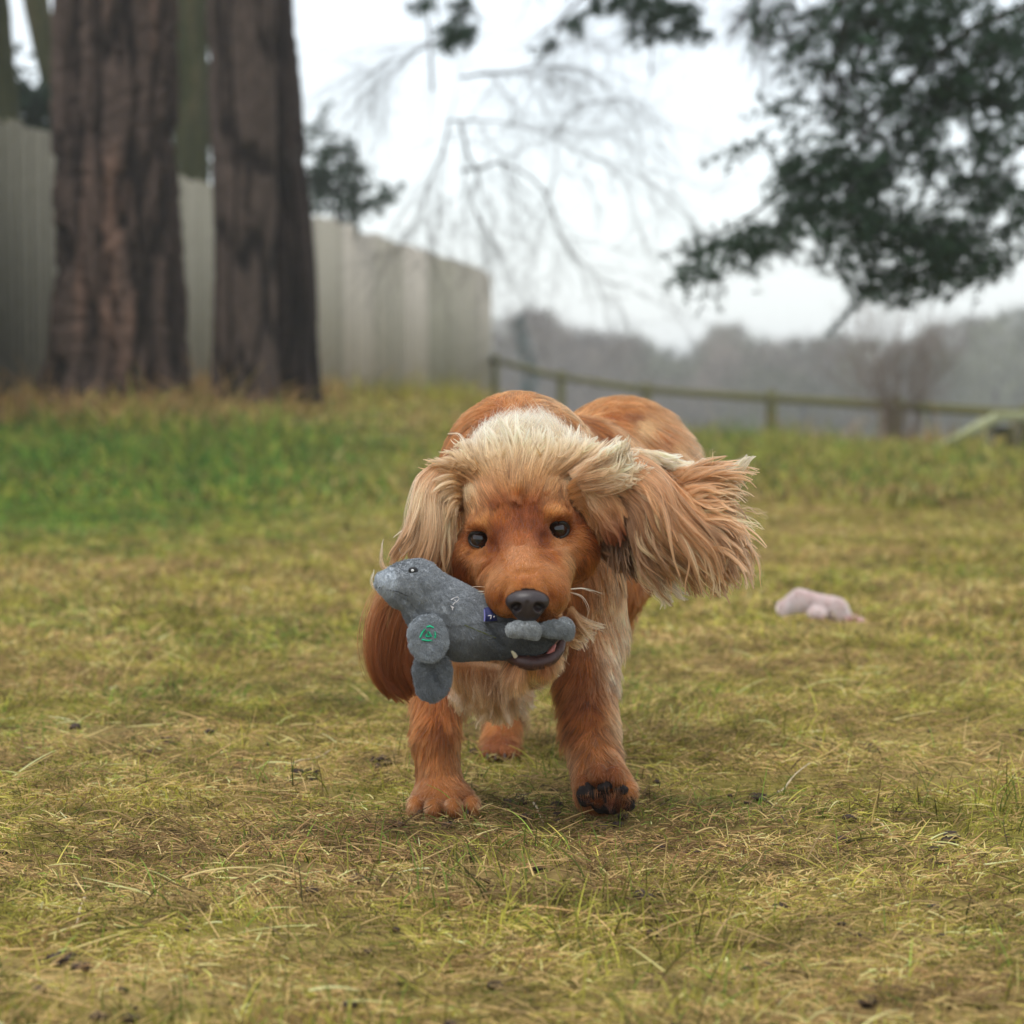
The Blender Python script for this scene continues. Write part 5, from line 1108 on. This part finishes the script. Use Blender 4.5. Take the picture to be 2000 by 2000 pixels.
emit('grass', 'short mown winter turf of green blades and flattened straw over the field', [
    grass('a', 162500, 1.55, 4.3, .0095, .0009, 'lie', 1, 1.2, (1.3, .8, .5, 1.3, .3), region=bare),
    grass('b', 11250, 1.55, 4.3, .020, .0011, 'lie', 2, 1.2, (1.9, .6, .2, .9, .1)),
    grass('b', 1625, 1.55, 4.3, .036, .0013, 'lie', 22, 1.2, (1.9, .2, .1, .9, .1), colshift=(1.15, 1.15, 1.2)),
    grass('c', 212500, 1.55, 4.3, .0075, .0010, 'up', 3, 1.2, (.6, 1.9, 1.5, .5, .5), region=bare),
    grass('d', 25000, 1.55, 4.3, .022, .0012, 'up', 4, 1.2, (.2, .8, 2.5, .1, .5), region=lambda x, y: .12 + sstep(fbm(np.c_[x, y], 4.2, 71), .50, .66)),
    grass('e', 75000, 4.2, 9.5, .018, .0022, 'lie', 5, 1.5, (1.2, .8, .6, 1.0, .6)),
    grass('f', 87500, 4.2, 9.5, .018, .0022, 'up', 6, 1.5, (.8, 1.3, 1.1, .5, 1.0)),
    grass('g', 112500, 9.3, 26, .035, .007, 'up', 7, 1.6, None),
])
emit('tall_grass', 'tall dead brown grass growing along the bank under the pines and on the ridge', [
    grass('t', 32500, 14.5, 22, .13, .006, 'up', 21, 1.5, (1.6, .5, .2, 1.8, .1), colshift=(.95, .85, .85), region=lambda x, y: np.clip((1 - sstep(x, -1.9, -1.0)) * sstep(y, 14.8, 16.3) * .9 + (x > -.6) * .35 * sstep(fbm(np.c_[x, y], .9, 95), .5, .6) * (y > 19), 0, 1)),
    grass('u', 20000, 13.5, 22.5, .12, .006, 'up', 22, 1.5, (.3, 1.4, 1.8, .3, .6), region=lambda x, y: sstep(fbm(np.c_[x, y], 1.3, 97), .5, .62)),
])
# crumbs of dark soil lying in the gaps
def clods():
    r = np.random.RandomState(77); spots = [(505, 1410, 16), (1000, 1575, 14), (870, 1612, 20), (1075, 1600, 18), (1190, 1625, 14), (700, 1740, 18), (740, 1500, 10), (1620, 1455, 18), (1700, 1470, 14), (1480, 1560, 12), (120, 1895, 20), (330, 1455, 6), (1260, 1780, 10), (1850, 1640, 10), (600, 1520, 6)]
    V, Fs, o = [], [], 0
    for k in range(190):
        if k < 120: sx_, sy_, ww = spots[k % len(spots)]; px_, py_ = sx_ + r.randn() * ww, sy_ + r.randn() * ww * .4
        else: px_, py_ = r.uniform(-100, 2100), r.uniform(1350, 2050)
        g_ = gd(py_); c_ = P(px_, py_, g_); c_[2] = float(height(c_[:1], c_[1:2])[0]) + .003; rr = r.uniform(.002, .006)
        v_, f_, _ = uv_ball(c_, rr, 8, 6, (1.3, 1, .7)); v_ = v_ + unit(v_ - c_) * ((fbm(v_, 300, 3) - .5) * rr * 1.2)[:, None]
        V.append(v_); Fs.append(f_ + o); o += len(v_)
    ob = mesh_obj('soil_clods', np.concatenate(V), np.concatenate(Fs), mat_plain('dark_soil', (.055, .036, .026), rough=.95, noise=(300, .5)))
    tag(ob, 'small dark crumbs of soil scattered in the turf', 'soil', kind='stuff')
def gd(y): return 2140.8 / (y - 766)   # ground distance at photo row y
clods()
# loose straws and dead stems lying on the turf, the few that can be picked out
M_straw = mat_plain('dry_straw', (.50, .40, .24), rough=.7, noise=(200, .3)); M_twig = mat_plain('dead_twig', (.10, .06, .045), rough=.8, noise=(200, .3))
def straw(a, b, bow, r_, mat, label, nm='straw', cat='straw'):
    a_, b_ = P(*a), P(*b); m_ = (a_ + b_) / 2 + A([0, 0, bow]); q = resample([a_, m_, b_], 10); q[:, 2] = np.maximum(q[:, 2], height(q[:, 0], q[:, 1]) + .004)
    V, Fq = tube(q, np.linspace(r_, r_ * .5, 10), 6); c_ = q.mean(0); o = mesh_obj(nm, V - c_, Fq, mat); o.location = c_
    tag(o, label, cat, 'loose dry stems on the turf')
def gd(y): return 2140.8 / (y - 766)   # ground distance at photo row y
straw((556, 1512, gd(1512)), (650, 1474, gd(1478)), .004, .0016, M_straw, 'pale bent straw lying left of the planted front paw, towards the side of the view')
straw((1042, 1568, gd(1590)), (1062, 1622, gd(1622)), .006, .0011, M_straw, 'short pale straw standing between the two front paws')
straw((1518, 1560, gd(1560)), (1582, 1490, gd(1530)), .006, .0011, M_straw, 'long pale straw leaning up to the right of the raised paw')
straw((1713, 1622, gd(1625)), (1758, 1670, gd(1668)), .004, .0011, M_straw, 'straight white straw low on the right side of the turf')
straw((165, 1760, gd(1760)), (150, 1812, gd(1812)), .008, .0016, M_straw, 'bent pale straw near the lower corner of the turf')
straw((1490, 1565, gd(1566)), (1545, 1640, gd(1640)), .006, .0010, M_twig, 'thin brown twig below the long leaning straw', 'twig', 'twig')
straw((985, 1573, gd(1573)), (1036, 1552, gd(1560)), .004, .0013, M_twig, 'short dark twig lying just between the front paws', 'twig', 'twig')
straw((1330, 1672, gd(1672)), (1590, 1672, gd(1670)), .006, .0010, M_twig, 'long straight brown twig lying level on the turf to the right', 'twig', 'twig')
